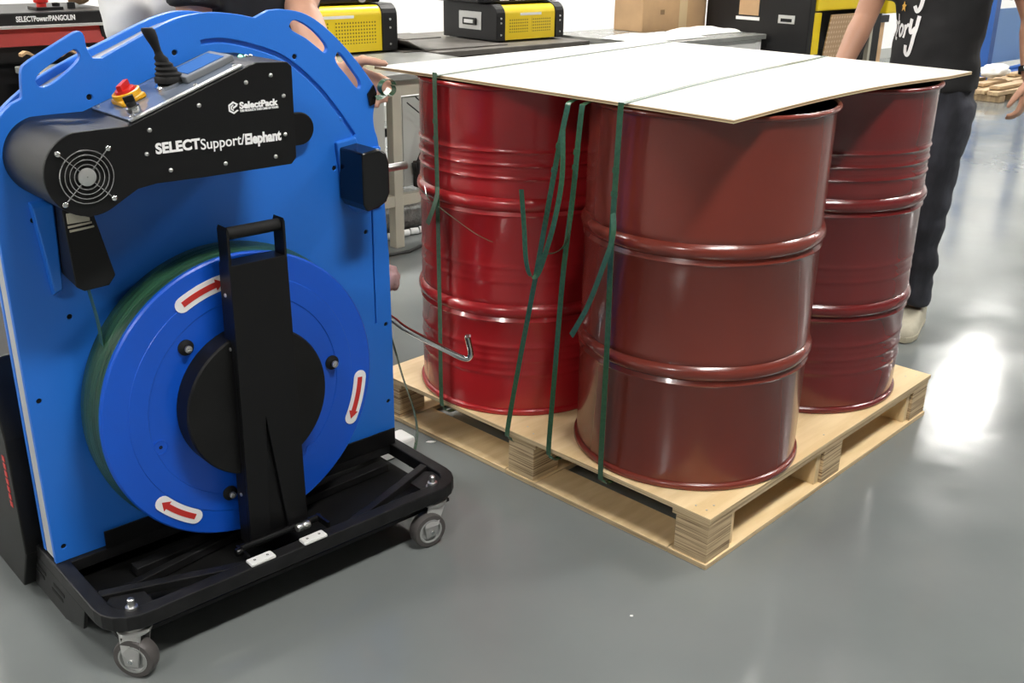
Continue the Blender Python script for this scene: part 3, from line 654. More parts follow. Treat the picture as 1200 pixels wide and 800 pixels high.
# small things by the machine
tag(MB().ribbon([mw(*p) for p in cat_rom([(.447, .04, .455), (.462, .035, .40), (.485, .028, .30), (.512, .02, .20), (.520, .018, .13), (.508, .022, .06), (.497, .028, .035)], 8)], [UE*.25+UN*.9]*49, .016, .001).build('hanging_strap', 'strap', None, smooth=40),
    'thin dark green strap hanging down beside the chrome crank', 'strap')
def crumple(label, name, c, r, m, cat, seed, sq=(1, 1, 1), n=3, amp=.35):
    bm = bmesh.new(); bmesh.ops.create_icosphere(bm, subdivisions=n, radius=1); rnd = random.Random(seed)
    from mathutils import noise as mn
    for v in bm.verts:
        d = 1+amp*mn.noise(v.co*2.1+Vector((seed, 0, 0)))+amp*.5*mn.noise(v.co*5+Vector((0, seed, 0)))
        v.co = Vector((v.co.x*sq[0], v.co.y*sq[1], v.co.z*sq[2]))*d*r
    me = bpy.data.meshes.new(name); bm.to_mesh(me); bm.free(); o = link(name, me, m, None, True); o.location = c
    return tag(o, label, cat) if label else o
crumple('crumpled pale pink cloth showing behind the right edge of the blue machine', 'pink_cloth', mw(.492, .085, .553), .034, 'pinkcloth', 'cloth', 3, (.75, .75, 1.0))
# ring of strap held at the top right of the machine
rg = []
for k in range(30):
    a = 2*pi*k/26; rg.append((.434+.019*cos(a), -.012+.014*sin(a*.5)*.2, 1.052+.016*sin(a)-.0004*k))
t = thing('strap_loop', 'small curled loop of green strap held by the hand at the blue machine', 'strap', (0, 0, 0))
MB().ribbon([mw(*p) for p in rg], UN*1.0, .017, .001).build('loop', 'strap', t, smooth=40)
MB().ribbon([mw(*p) for p in cat_rom([(.402, -.012, 1.026), (.415, -.014, 1.028), (.428, -.014, 1.034), (.440, -.012, 1.044)], 6)], UN*.6+Vector((0, 0, .8)), .012, .001).build('strap_tongue', 'strap', t, smooth=40)
MB().prism([(.385, 1.035), (.402, 1.055), (.410, 1.035), (.404, 1.012), (.390, 1.008)], -.006, -.0005).build('strap_mouth', 'black_gloss', mac, bev=.001)

# ------------------------------------------------------------------ people
from mathutils import noise as mnoise
def remesh(mb, vox, smooth_it=3, fold=0.0, fscale=7.0, seed=0.0):
    me = mb.mesh('tmp'); o = bpy.data.objects.new('tmp', me); COL.objects.link(o)
    md = o.modifiers.new('r', 'REMESH'); md.mode = 'VOXEL'; md.voxel_size = vox; md.use_smooth_shade = True
    if smooth_it: s_ = o.modifiers.new('s', 'SMOOTH'); s_.factor = .5; s_.iterations = smooth_it
    dg = bpy.context.evaluated_depsgraph_get(); dg.update(); out = bpy.data.meshes.new_from_object(o.evaluated_get(dg))
    bpy.data.objects.remove(o); bpy.data.meshes.remove(me); out.materials.clear()
    if fold:
        ns = [v.normal.copy() for v in out.vertices]
        for v, n_ in zip(out.vertices, ns):
            q = Vector((v.co.x*1.0, v.co.y*1.0, v.co.z*1.5)) @ Matrix.Rotation(.6, 3, 'Y')
            v.co += n_*fold*(mnoise.noise(q*fscale+Vector((seed, 0, 0)))+.5*mnoise.noise(q*fscale*2.3+Vector((0, seed, 0))))
    for p in out.polygons: p.use_smooth = True
    return out
def ell(mb, rings, n=24):   # (x,y,z,rx,ry)
    mb.loft([[Vector((x+rx*cos(2*pi*k/n), y+ry*sin(2*pi*k/n), z)) for k in range(n)] for x, y, z, rx, ry in rings]); return mb
def seg(p, q, t): return Vector(p).lerp(Vector(q), t)
def hand(mb, wrist, d, nrm, thumb, curl=.5, spread=.15):
    d = Vector(d).normalized(); nrm = Vector(nrm); nrm = (nrm-d*nrm.dot(d)).normalized(); sd = d.cross(nrm)*(1 if thumb > 0 else -1)
    wrist = Vector(wrist); 
    mb.tube([wrist-d*.02, wrist+d*.02, wrist+d*.05, wrist+d*.085, wrist+d*.098], [(.020, .026), (.017, .032), (.016, .040), (.014, .041), (.010, .036)], 14, ref=nrm)
    for i, (o_, L_f) in enumerate(((.030, .070), (.010, .079), (-.011, .074), (-.030, .058))):
        b = wrist+d*.088+sd*o_; dd = (d+sd*o_*spread*10).normalized(); pts = [b-dd*.012]; p = b; ang = curl*.35
        for k, f in enumerate((.45, .31, .24)):
            v = dd*cos(ang)+nrm*sin(ang); p = p+v*L_f*f; pts.append(p); ang += curl*.9
        mb.tube(pts, [.0095, .0092, .0085, .0066], 10)
    b = wrist+d*.028+sd*.028; pts = [b]; v = (d*.72+sd*.62+nrm*.25).normalized(); p = b+v*.045; pts.append(p); v = (d*.88+sd*.22+nrm*.4).normalized(); p = p+v*.034; pts.append(p); p = p+v*.024; pts.append(p)
    mb.tube(pts, [.0135, .0125, .0105, .0075], 10)
def arm_tube(mb, S_, E_, W_, k=1.0, infl=0.0, upto=1.0):
    P = [seg(S_, E_, 0), seg(S_, E_, .35), seg(S_, E_, .75), Vector(E_), seg(E_, W_, .25), seg(E_, W_, .6), Vector(W_)]
    rr = [.056, .050, .043, .040, .042, .036, .026]
    mb.tube(P, [r_*k for r_ in rr], 16)
def sleeve(mb, S_, E_, infl, ln=.68):
    P = [seg(S_, E_, -.18), seg(S_, E_, .1), seg(S_, E_, .6*ln), seg(S_, E_, ln)]
    mb.tube(P, [.060+infl, .062+infl, .060+infl, .062+infl], 18)

def person(label, loc, rz, skin, shirt, arms, legs, trousers='jeans', head_turn=0.0, shirt_low=.90, vox=.0065, wide=1.0, tscale=1.0):
    t = thing('person', label, 'person', loc, rz)
    inv = (Matrix.Translation(Vector(loc)) @ Matrix.Rotation(rz, 4, 'Z')).inverted()
    A = [dict(a, **{k: inv @ Vector(a[k]) for k in ('S', 'E', 'W', 'H')}) for a in arms]
    G = [dict(a, **{k: inv @ Vector(a[k]) for k in ('hip', 'knee', 'ankle', 'toe')}) for a in legs]
    b = MB()
    tors = [(0, 0, .84, .14, .10), (0, 0, .92, .155*wide, .108), (0, 0, 1.02, .145*wide, .104), (0, 0, 1.14, .150*wide, .106), (0, 0, 1.27, .168*wide, .112), (0, .004, 1.36, .168*wide, .10), (0, .01, 1.42, .11, .075), (0, .012, 1.46, .062, .060)]
    ell(b, tors)
    b.tube([(0, .012, 1.42), (0, .005, 1.50), (0, -.005, 1.56)], [.060, .055, .055], 16)
    # head with face, turned on the neck
    ht = Matrix.Rotation(head_turn, 3, 'Z'); hc = Vector((0, -.012, 1.60))
    h = MB()
    ell(h, [(0, -.035, -.125, .025, .020), (0, -.030, -.110, .045, .045), (0, -.020, -.075, .060, .072), (0, -.005, -.03, .070, .090), (0, .002, .02, .075, .096), (0, .006, .07, .071, .090), (0, .008, .105, .050, .064), (0, .008, .120, .018, .022)])
    h.tube([(0, -.082, .018), (0, -.098, -.012), (0, -.112, -.036), (0, -.096, -.046)], [.007, .009, .013, .010], 10)
    h.tube([(-.022, -.088, -.070), (0, -.095, -.068), (.022, -.088, -.070)], [.006, .009, .006], 8); h.tube([(-.02, -.085, -.082), (0, -.092, -.082), (.02, -.085, -.082)], [.006, .009, .006], 8)
    for s in (-1, 1):
        h.tube([(s*.073, .005, .02), (s*.082, .012, .005), (s*.078, .010, -.025), (s*.070, .004, -.035)], [.010, .014, .011, .006], 10)
        h.tube([(s*.020, -.086, .033), (s*.038, -.082, .036), (s*.052, -.070, .030)], [.006, .007, .005], 8)
        h.tube([(s*.024, -.083, .010), (s*.034, -.082, .011), (s*.044, -.077, .009)], [.006, .010, .006], 8)
    b.add([ht @ Vector(v)+hc for v in h.v], h.f)
    for a in A:
        b.tube([Vector((a['S'].x*.4, .005, 1.36)), a['S']], [.075, .056], 16)
        arm_tube(b, a['S'], a['E'], a['W'])
        hand(b, a['W'], a['H']-a['W'], inv.to_3x3() @ Vector(a['n']), a.get('thumb', 1), a.get('curl', .5))
    for g in G:
        b.tube([g['hip'], seg(g['hip'], g['knee'], .5), g['knee'], seg(g['knee'], g['ankle'], .35), g['ankle']], [.078, .062, .045, .038, .028], 16)
        fd = (g['toe']-g['ankle']); fd.z = 0; fd.normalize(); f0 = Vector((g['ankle'].x, g['ankle'].y, 0))
        b.tube([f0-fd*.045+Vector((0, 0, .045)), f0+fd*.02+Vector((0, 0, .045)), f0+fd*.08+Vector((0, 0, .038)), f0+fd*.13+Vector((0, 0, .032))], [.018, .022, .019, .010], 12)
    body = link('body', remesh(b, vox, 3), skin, t)
    # hair
    hr = MB(); ell(hr, [(0, .030, -.04, .066, .064), (0, .022, .02, .080, .086), (0, .012, .075, .080, .098), (0, .010, .115, .060, .078), (0, .010, .134, .022, .03)])
    hr.v = [tuple(ht @ Vector(v)+hc) for v in hr.v]; link('hair', remesh(hr, .012, 2, .006, 30), 'hair', t)
    for s in (-1, 1):
        e = MB(); ell(e, [(s*.034, -.0875, .011-.006, .004, .002), (s*.034, -.089, .011, .007, .0045), (s*.034, -.0875, .011+.006, .004, .002)], 12); e.v = [tuple(ht @ Vector(v)+hc) for v in e.v]; e.build('eye', 'rubber', t, smooth=60)
    # shirt
    sh = MB(); i = .016
    ell(sh, [(0, 0, shirt_low, .162*wide+i, .115+i), (0, 0, 1.0, .152*wide+i, .110+i), (0, 0, 1.14, .152*wide+i, .110+i), (0, 0, 1.27, .170*wide+i, .115+i), (0, .004, 1.36, .168*wide+i, .102+i), (0, .008, 1.42, .11+i, .075+i), (0, .010, 1.445, .075+i*.6, .066+i*.6)], 32)
    for a in A: sh.tube([Vector((a['S'].x*.4, .005, 1.355)), a['S']], [.080+i, .058+i], 16); sleeve(sh, a['S'], a['E'], .006, a.get('slv', .68))
    shirt_o = link('t_shirt', remesh(sh, .012, 3, .011, 7, loc[0]), shirt, t)
    # trousers
    tr = MB(); ell(tr, [(0, 0, .80, .150, .112), (0, 0, .90, .168*wide, .122), (0, 0, .985, .160*wide, .120)], 28)
    for g in G:
        tr.tube([g['hip'], seg(g['hip'], g['knee'], .5), g['knee'], seg(g['knee'], g['ankle'], .5), seg(g['knee'], g['ankle'], .97)], [.098, .088*tscale, .072*tscale, .066*tscale, .062*tscale], 20)
    link('trousers', remesh(tr, .012, 2, .012, 8, 3.3+loc[1]), trousers, t)
    for g in G:
        fd = (g['toe']-g['ankle']); fd.z = 0; fd.normalize(); sd = Vector((-fd.y, fd.x, 0)); f0 = Vector((g['ankle'].x, g['ankle'].y, 0)); rings = []
        base = [(-.075, .030), (-.060, .036), (0, .038), (.06, .044), (.13, .050), (.175, .042), (.20, .022)]
        def ringz(z, k, hts=None):
            o_ = []
            L1 = [f0+fd*x+sd*w_*k for x, w_ in base]; L2 = [f0+fd*x-sd*w_*k for x, w_ in base[::-1]]
            return [p+Vector((0, 0, z)) for p in L1+L2]
        so = MB().loft([ringz(.0015, .97), ringz(.026, 1.02)]).build('shoe_sole', 'sole', t, bev=.004)
        upv = MB(); zs = lambda x: .105-.045*max(0, min(1, (x+.0)/.13))
        r0 = ringz(.026, .97); r1 = []; r2 = []
        for p in r0:
            x = (p-f0).dot(fd); r1.append(Vector((f0.x+(p.x-f0.x)*.97, f0.y+(p.y-f0.y)*.97, .026+(zs(x)-.026)*.55))); r2.append(Vector((f0.x+(p.x-f0.x)*.72, f0.y+(p.y-f0.y)*.72, zs(x))))
        upv.loft([r0, r1, r2]); upv.build('shoe_upper', 'shoe', t, smooth=60)
    return t, shirt_o

# person on the right
PR = Vector((1.455, 3.70, 0)); PRZ = R(-35)
fdir = Vector((sin(PRZ), -cos(PRZ), 0)); rdir = Vector((cos(PRZ), sin(PRZ), 0))   # facing, viewer-right
def pw(x, f, z): return PR+rdir*x+fdir*f+Vector((0, 0, z))
pr, shirt_r = person('standing person in a black printed t-shirt and dark jeans behind the drums at the right', PR, PRZ, 'skin', 'shirt_black',
    [dict(S=pw(-.19, .0, 1.38), E=pw(-.245, .05, 1.12), W=pw(-.27, .20, .93), H=pw(-.27, .28, .87), n=-rdir+Vector((0, 0, -.3)), thumb=1, curl=.6),
     dict(S=pw(.19, .0, 1.38), E=pw(.285, -.03, 1.145), W=pw(.315, .03, .965), H=pw(.315, .05, .87), n=-rdir, thumb=-1, curl=.7)],
    [dict(hip=pw(-.085, 0, .86), knee=pw(-.09, .06, .47), ankle=pw(-.09, .10, .09), toe=pw(-.10, .25, .03)),
     dict(hip=pw(.070, 0, .86), knee=pw(.060, .0, .47), ankle=pw(.062, -.04, .09), toe=pw(.07, .15, .03))], wide=.86, tscale=.9)
# watch on the left wrist
wp = pw(.312, .026, .985); wd = (pw(.315, .03, .965)-pw(.285, -.03, 1.145)).normalized(); 
wm = MB(); q0 = wd.cross(Vector((0, 1, 0))).normalized(); q1 = wd.cross(q0)
wm.loft([[wp+wd*h+(q0*cos(2*pi*k/20)+q1*sin(2*pi*k/20))*.036 for k in range(20)] for h in (-.010, .010)], caps=False)
wt = thing('wristwatch', 'dark wristwatch on the wrist of the person at the right', 'watch')
wm.build('watch_band', 'rubber', wt, smooth=40)
face = (cam.location-wp).normalized() if False else (Vector((0, 0, 1.37))-wp); face = (face-wd*face.dot(wd)).normalized()
MB().tube([wp+face*.034, wp+face*.046], .019, 18, ref=wd).build('watch_case', 'steel', wt, smooth=40)
# lettering on the shirt, wrapped onto the cloth
bv = BVHTree.FromPolygons([v.co for v in shirt_r.data.vertices], [p.vertices for p in shirt_r.data.polygons])
def shirt_pt(a, z, off=.0015):   # a = lateral angle around torso (rad, + towards viewer right), facing -y
    d = Vector((sin(a), -cos(a), 0)); o_ = Vector((0, 0, z))+d*.6; hit = bv.ray_cast(o_, -d)
    p = hit[0] if hit[0] else Vector((sin(a)*.17, -cos(a)*.13, z)); return p+d*off, d
def shirt_stroke(name, pts, wd, m='print_white'):
    P = []; 
    for q in cat_rom([(a, z, 0) for a, z in pts], 6): p, d = shirt_pt(q.x, q.y); P.append((p, d))
    L1 = []; L2 = []
    for i, (p, d) in enumerate(P):
        tn = (P[min(i+1, len(P)-1)][0]-P[max(i-1, 0)][0]).normalized(); sdv = tn.cross(d).normalized(); L1.append(p+sdv*wd/2); L2.append(p-sdv*wd/2)
    n = len(P); mb = MB(); vs = L1+L2+[v+d*.001 for v, (p, d) in zip(L1, P)]+[v+d*.001 for v, (p, d) in zip(L2, P)]
    fs = []
    for i in range(n-1): fs += [(2*n+i, 2*n+i+1, 3*n+i+1, 3*n+i), (i, 2*n+i, 2*n+i+1, i+1), (n+i, n+i+1, 3*n+i+1, 3*n+i), (i, i+1, n+i+1, n+i)]
    mb.add(vs, fs); return mb.build(name, m, shirt_r)
# glyph strokes in (x, y) units, letter height 1
def glyphs(x0, z0, k, ang, strokes, wd):
    for s_ in strokes: shirt_stroke('shirt_lettering', [(x0+x*ang, z0+y*k) for x, y in s_], wd)
# lower word: "tory" preceded by the hidden first letter
glyphs(-1.02, 1.055, .075, .62, [[(-.42, .72), (-.56, .80), (-.60, .62), (-.44, .42), (-.46, .22), (-.64, .18)],          # s
   [(-.14, 1.15), (-.20, .6), (-.24, .15), (-.12, .05)], [(-.34, .74), (-.04, .80)],                                        # t
   [(.16, .72), (.02, .50), (.08, .22), (.22, .30), (.28, .58), (.16, .72)],                                                  # o
   [(.38, .72), (.42, .45), (.40, .15)], [(.42, .50), (.52, .72), (.62, .68)]], .010)
glyphs(-1.02, 1.055, .075, .62, [[(.74, 1.0), (.68, .62), (.80, .42), (.98, .62)], [(1.10, 1.15), (1.02, .55), (.92, -.10), (.78, -.55), (.62, -.45), (.62, -.15)]], .014)   # y
glyphs(-1.02, 1.195, .075, .62, [[(-.2, 1.0), (.22, 1.1)], [(.06, 1.1), (.0, .55), (.04, .05), (.16, .1)],                     # t
   [(.52, .75), (.34, .55), (.38, .12), (.58, .12), (.68, .5), (.52, .75)],                                                   # o
   [(.88, .9), (.84, .45), (.98, .3), (1.16, .5)]], .013)
glyphs(-1.02, 1.195, .075, .62, [[(1.30, 1.0), (1.22, .35), (1.12, -.30), (.96, -.52), (.84, -.30)]], .014)
sp_ = []
p0, d0 = shirt_pt(-.86, 1.168, .002); e1 = Vector((cos(-.86), sin(-.86), 0)); e2 = Vector((0, 0, 1))
for k in range(10): rr = .019 if k % 2 == 0 else .008; a = pi/2+k*pi/5; sp_.append(p0+e1*rr*cos(a)+e2*rr*sin(a))
st_ = MB().loft([sp_, [v+d0*.0012 for v in sp_]]); st_.build('shirt_star', 'star', shirt_r)

# people behind the machine
def mz(x, y, z): return mw(x, y, z)
BX, BY = .455, .56
person('person in a black t-shirt behind the blue machine, reaching for the strap', mw(BX, BY, 0), MA, 'skin_pale', 'shirt_black',
    [dict(S=mw(BX+.19, BY-.02, 1.38), E=mw(.445, .36, 1.20), W=mw(.362, .112, 1.072), H=mw(.455, .095, 1.036), n=-UN+Vector((0, 0, -.25)), thumb=-1, curl=.55),
     dict(S=mw(BX-.19, BY-.02, 1.38), E=mw(BX-.23, BY-.06, 1.11), W=mw(BX-.18, BY-.22, .92), H=mw(BX-.16, BY-.28, .86), n=UE, thumb=1, curl=.6)],
    [dict(hip=mw(BX-.085, BY, .86), knee=mw(BX-.10, BY-.03, .47), ankle=mw(BX-.11, BY+.02, .09), toe=mw(BX-.12, BY-.15, .03)),
     dict(hip=mw(BX+.085, BY, .86), knee=mw(BX+.09, BY-.04, .47), ankle=mw(BX+.10, BY+.0, .09), toe=mw(BX+.12, BY-.15, .03))], head_turn=.2, tscale=.95, wide=.9)
WX, WY = .42, .98
person('person in a white t-shirt standing behind the blue machine', mw(WX, WY, 0), MA+.2, 'skin_pale', 'shirt_white',
    [dict(S=mw(WX+.19, WY-.01, 1.38), E=mw(.515, .84, 1.20), W=mw(.42, .77, 1.01), H=mw(.36, .75, .93), n=Vector((0, 0, -1)), thumb=-1, curl=.5),
     dict(S=mw(WX-.19, WY+.03, 1.38), E=mw(WX-.19, WY-.10, 1.10), W=mw(WX-.06, WY-.22, .97), H=mw(WX+.0, WY-.26, .93), n=UE, thumb=1, curl=.5, slv=1.02)],
    [dict(hip=mw(WX-.085, WY, .86), knee=mw(WX-.09, WY-.03, .47), ankle=mw(WX-.10, WY+.02, .09), toe=mw(WX-.11, WY-.15, .03)),
     dict(hip=mw(WX+.085, WY, .86), knee=mw(WX+.09, WY-.03, .47), ankle=mw(WX+.10, WY+.02, .09), toe=mw(WX+.12, WY-.15, .03))], head_turn=-.2)

# ------------------------------------------------------------------ background benches and machines (room frame: x = u, y = n)
def rthing(name, label, cat, u, n, z=0, group=None): return thing(name, label, cat, room(u, n, z), RA, group)
def bench(label, u0, u1, n0, n1, zt, topm, legm, shelf=None, th=.03):
    cu, cn = (u0+u1)/2, n0; t = rthing('workbench', label, 'bench', cu, cn); W2 = (u1-u0)/2; D = n1-n0
    MB().bb((-W2, 0, zt-th), (W2, D, zt)).build('bench_top', topm, t, bev=.004)
    for x in (-W2+.04, W2-.04):
        for y in (.05, D-.05): MB().bb((x-.025, y-.025, 0.0005), (x+.025, y+.025, zt-th)).build('leg', legm, t, bev=.003)
    for y in (.05, D-.05):
        MB().bb((-W2+.065, y-.018, zt-th-.07), (W2-.065, y+.018, zt-th-.001)).build('apron', legm, t)
        MB().bb((-W2+.065, y-.018, .20), (W2-.065, y+.018, .25)).build('lower_rail', legm, t)
    if shelf: MB().bb((-W2+.065, D-.10, .26), (W2-.065, D-.085, zt-th-.08)).build('back_board', shelf, t)
    return t
bench('beige steel workbench between the blue machine and the left drum', 1.55, 3.42, 3.75, 4.96, .80, 'benchtop', 'beige', 'panel_grey')
bt = bpy.data.objects['workbench']
MB().bb((2.75-2.485, .03, .0005), (2.80-2.485, .08, .729)).build('leg', 'beige', bt, bev=.003)
MB().bb((2.82-2.485, .05, .28), (3.33-2.485, .06, .69)).build('door_panel', 'panel_grey', bt, bev=.003)
MB().bb((2.10-2.485, .05, .28), (2.72-2.485, .06, .69)).build('door_panel', 'panel_grey', bt, bev=.003)
for x, lb in ((2.80, 'black bracket with wires clipped under the beige workbench'),):
    t = rthing('cable_bracket', lb, 'bracket', 2.92, 3.765, .34)
    MB().box((0, 0, .045), (.14, .03, .05), Matrix.Rotation(-.25, 3, 'Y')).build('arm', 'mblack', t, bev=.003)
    MB().bb((-.06, -.02, -.06), (-.03, .02, .06)).build('upright', 'mblack', t, bev=.003)
    for k in range(3):
        MB().tube(cat_rom([(-.05, 0, .06), (0, -.02, .13+.03*k), (.05, -.01, .2+.05*k), (-.10+.05*k, 0, .33+.02*k)], 6), .003, 6).build('wire', 'cable', t, smooth=50)
t = rthing('bubble_wrap', 'roll of milky ribbed bubble wrap on the floor under the beige workbench', 'packaging', 2.86, 4.05, 0)
MB().tube([(-.35, 0, .10), (.40, 0, .10)], (.10, .0999)[0:1]*2 if False else [.098, .098], 24).build('roll', 'foam', t, smooth=40)
fl = MB(); 
for k in range(12): fl.tube([(-.3+.055*k, -.12, .018), (-.26+.055*k, -.13, .018)], [.017, .017], 8)
fl.build('wrap_edge', 'plasticfilm', t, smooth=60)
tag(MB().tube([room(u, n, .011) for u, n in ((2.3, 3.72), (2.55, 3.70), (2.75, 3.68), (2.86, 3.72), (2.95, 3.80), (3.1, 3.95))], .008, 8).build('floor_cable', 'cable', None, smooth=50), 'black cable lying on the floor in front of the beige workbench', 'cable')

def desk_unit(label, u, n, z, W_, H_, D_, cap=.07):   # yellow cover with black end caps; origin at front left of yellow cover
    t = rthing('desk_machine', label, 'machine', u, n, z, 'yellow and black desktop machines')
    cov = [(0, 0), (0, H_-.05)]+[(.05-.05*cos(R(a)), H_-.05+.05*sin(R(a))) for a in (20, 40, 60, 80)]+[(D_, H_-.005), (D_, 0)]
    mb = prism_x([(y, zz) for y, zz in cov], 0, W_); c = mb.build('cover', 'yellow', t, smooth=35)
    MB().bb((.03, -.0015, .04), (W_*.47, .0, H_-.07)).build('vent_grille', 'perforated', c); MB().bb((W_*.53, -.0015, .04), (W_-.03, .0, H_-.07)).build('vent_grille', 'perforated', c)
    MB().bb((W_*.3, -.0016, H_-.058), (W_*.72, .0, H_-.044)).build('name_strip', 'print_white', c)
    cap_p = [(-.008, -.003), (-.008, H_-.06)]+[(.055-.063*cos(R(a)), H_-.055+.063*sin(R(a))) for a in (15, 35, 55, 75)]+[(D_+.01, H_+.008), (D_+.01, -.003)]
    for x0, x1 in ((-cap, -.001), (W_+.001, W_+cap)):
        e = prism_x(cap_p, x0, x1).build('end_cap', 'mblack', t, bev=.004)
        for zz in (.03, H_*.5, H_-.07): MB().lathe([(.006, 0), (.005, -.004), (.001, -.005)], 8, axis='y').build('cap_screw', 'steel', e, loc=((x0+x1)/2, -.0085, zz))
    pl = MB().bb((-cap-.004, .12, .05), (-cap, .32, H_-.04)).build('socket_plate', 'zinc', t, bev=.002)
    MB().bb((-cap-.012, .16, .075), (-cap-.004, .28, H_-.075)).build('socket', 'mblack', pl, bev=.003)
    MB().bb((-cap-.016, .18, .085), (-cap-.012, .26, H_-.085)).build('socket_face', 'steel', pl)
    for x in (.02, W_-.02): MB().bb((x-.03, .05, -.0115), (x+.03, D_-.05, -.003)).build('foot', 'rubber', t)
    return t
desk_unit('yellow and black desktop machine just right of the blue machine top', 2.62, 4.50, .812, .60, .222, .48, .095)
desk_unit('yellow and black desktop machine with silver socket plate behind the white sheet', 4.11, 4.545, .812, .40, .19, .46, .07)
t = rthing('black_case', 'black equipment case standing on the farther yellow desktop machine', 'case', 4.02, 4.60, 1.0135)
MB().bb((-.06, 0, .0), (.56, .38, .11)).build('body', 'mblack', t, bev=.008)
for x in (.10, .22): MB().bb((x, -.002, .01), (x+.07, 0, .06)).build('label_tag', 'white', t)
t = rthing('top_unit', 'black upper unit sitting on the nearer yellow desktop machine', 'case', 2.70, 4.56, 1.0435)
MB().bb((-.15, 0, 0), (.56, .36, .10)).build('body', 'mblack', t, bev=.01)
MB().tube([(.44, -.004, .03), (.44, -.012, .03)], .028, 16).build('dial', 'steel', t, smooth=40)
bench('long dark topped workbench carrying the farther yellow machine', 3.46, 4.615, 4.35, 5.3, .80, 'darksheet', 'mblack')
for k, (u, n, z, w_, d_, a, lb) in enumerate(((3.20, 4.30, .8005, .62, .42, .2, 'bent dark grey steel sheet lying on the beige workbench'), )):
    t = rthing('steel_sheet', lb, 'sheet', 3.72, 4.42, .8005)
    MB().prism([(-.42, .006), (-.42, .001), (.30, .001), (.30, .006), (-.28, .006), (-.40, .06), (-.405, .058), (-.29, .006)], 0, .5).build('folded_sheet', 'darksheet', t)
    MB().bb((-.40, .02, .0605), (-.16, .3, .066)).build('upper_flange', 'darksheet', t)
bench('grey topped white table behind the middle of the white sheet', 4.63, 5.76, 3.90, 4.72, .815, 'benchtop', 'white')
# things on the grey table
t = rthing('cardboard_box', 'large plain cardboard carton standing on the grey table', 'box', 5.50, 4.42, .8155)
MB().bb((-.34, 0, 0), (.30, .24, .44)).build('carton', 'cardboard', t, bev=.004)
MB().bb((-.34, -.0012, .0), (-.02, 0, .44)).build('carton_flap', 'cardboard', t); MB().bb((.02, -.0012, 0), (.10, 0, .20)).build('tape', 'sheet_edge', t)
MB().bb((-.17, -.002, .10), (-.13, -.0012, .13)).build('box_mark', 'sheet_core', t)
def film(label, u, n, wx, wy, h, seed):
    bm = bmesh.new(); bmesh.ops.create_grid(bm, x_segments=30, y_segments=20, size=1)
    for v in bm.verts:
        e = max(abs(v.co.x), abs(v.co.y)); k = 1-max(0, (e-.6)/.4)**2
        v.co = Vector((v.co.x*wx*(1+.1*mnoise.noise(v.co*3+Vector((seed, 0, 0)))), v.co.y*wy, max(.001, (.6+.4*mnoise.noise(v.co*1.6+Vector((seed, 1, 0))))*h*k)))
    ex = bmesh.ops.extrude_face_region(bm, geom=bm.faces[:]); 
    for g in ex['geom']:
        if isinstance(g, bmesh.types.BMVert): g.co.z += .003
    bmesh.ops.recalc_face_normals(bm, faces=bm.faces)
    me = bpy.data.meshes.new('plastic_film'); bm.to_mesh(me); bm.free(); o = link('plastic_film', me, 'plasticfilm', None, True); o.location = room(u, n, .8155); o.rotation_euler = (0, 0, RA); return tag(o, label, 'plastic')
film('flat pile of milky plastic film at the left of the grey table', 4.92, 4.12, .30, .16, .03, 2.0)
film('crumpled clear plastic film on the grey table by the black machine', 5.50, 4.20, .22, .14, .04, 7.0)

# black and yellow cabinet machine at the right
t = rthing('cabinet_machine', 'large black and yellow cabinet machine left of the standing person', 'machine', 6.0, 3.62)
MB().bb((-.22, .0, .02), (-.16, .78, 1.05)).build('side_panel', 'mblack', t, bev=.006)
MB().prism([(0, 0), (0, 0), (0, 0)], 0, 0) if False else None
MB().bb((-.159, .02, .02), (.36, .70, .70)).build('cabinet_body', 'mblack', t, bev=.004)
MB().bb((-.159, -.01, .965), (.34, .30, 1.30)).build('yellow_hood', 'yellow', t, bev=.01)
MB().bb((-.159, .0, .705), (-.08, .06, .955)).build('yellow_strip', 'yellow', t, bev=.004)
MB().box((.13, -.03, .80), (.36, .010, .29), Matrix.Rotation(.12, 3, 'X')).build('embossed_board', 'lattice', t)
MB().bb((.345, -.02, .02), (.62, .50, 1.5)).build('column', 'mblack', t, bev=.006)
MB().bb((.44, -.05, .02), (.47, -.02, .85)).build('prop_bar', 'beige', t)
MB().bb((.52, -.024, .95), (.535, -.02, 1.05)).build('scale_strip', 'white', t)
MB().bb((.56, -.08, .93), (.80, .05, 1.30)).build('yellow_head', 'yellow', t, bev=.01)
MB().box((.30, -.05, .60), (.02, .02, .5), Matrix.Rotation(.5, 3, 'Y')).build('brace', 'mblack', t)
h = MB().bb((-.224, .10, .885), (-.22, .22, .935)).build('recessed_handle', 'steel', t, bev=.002)
MB().bb((-.226, .12, .895), (-.224, .20, .915)).build('handle_recess', 'rubber', h)
MB().bb((-.222, .36, .89), (-.2201, .54, .91)).build('pale_sticker', 'print_white', t); MB().bb((-.222, .37, .92), (-.2201, .52, 1.02)).build('tan_sticker', 'cardboard', t)

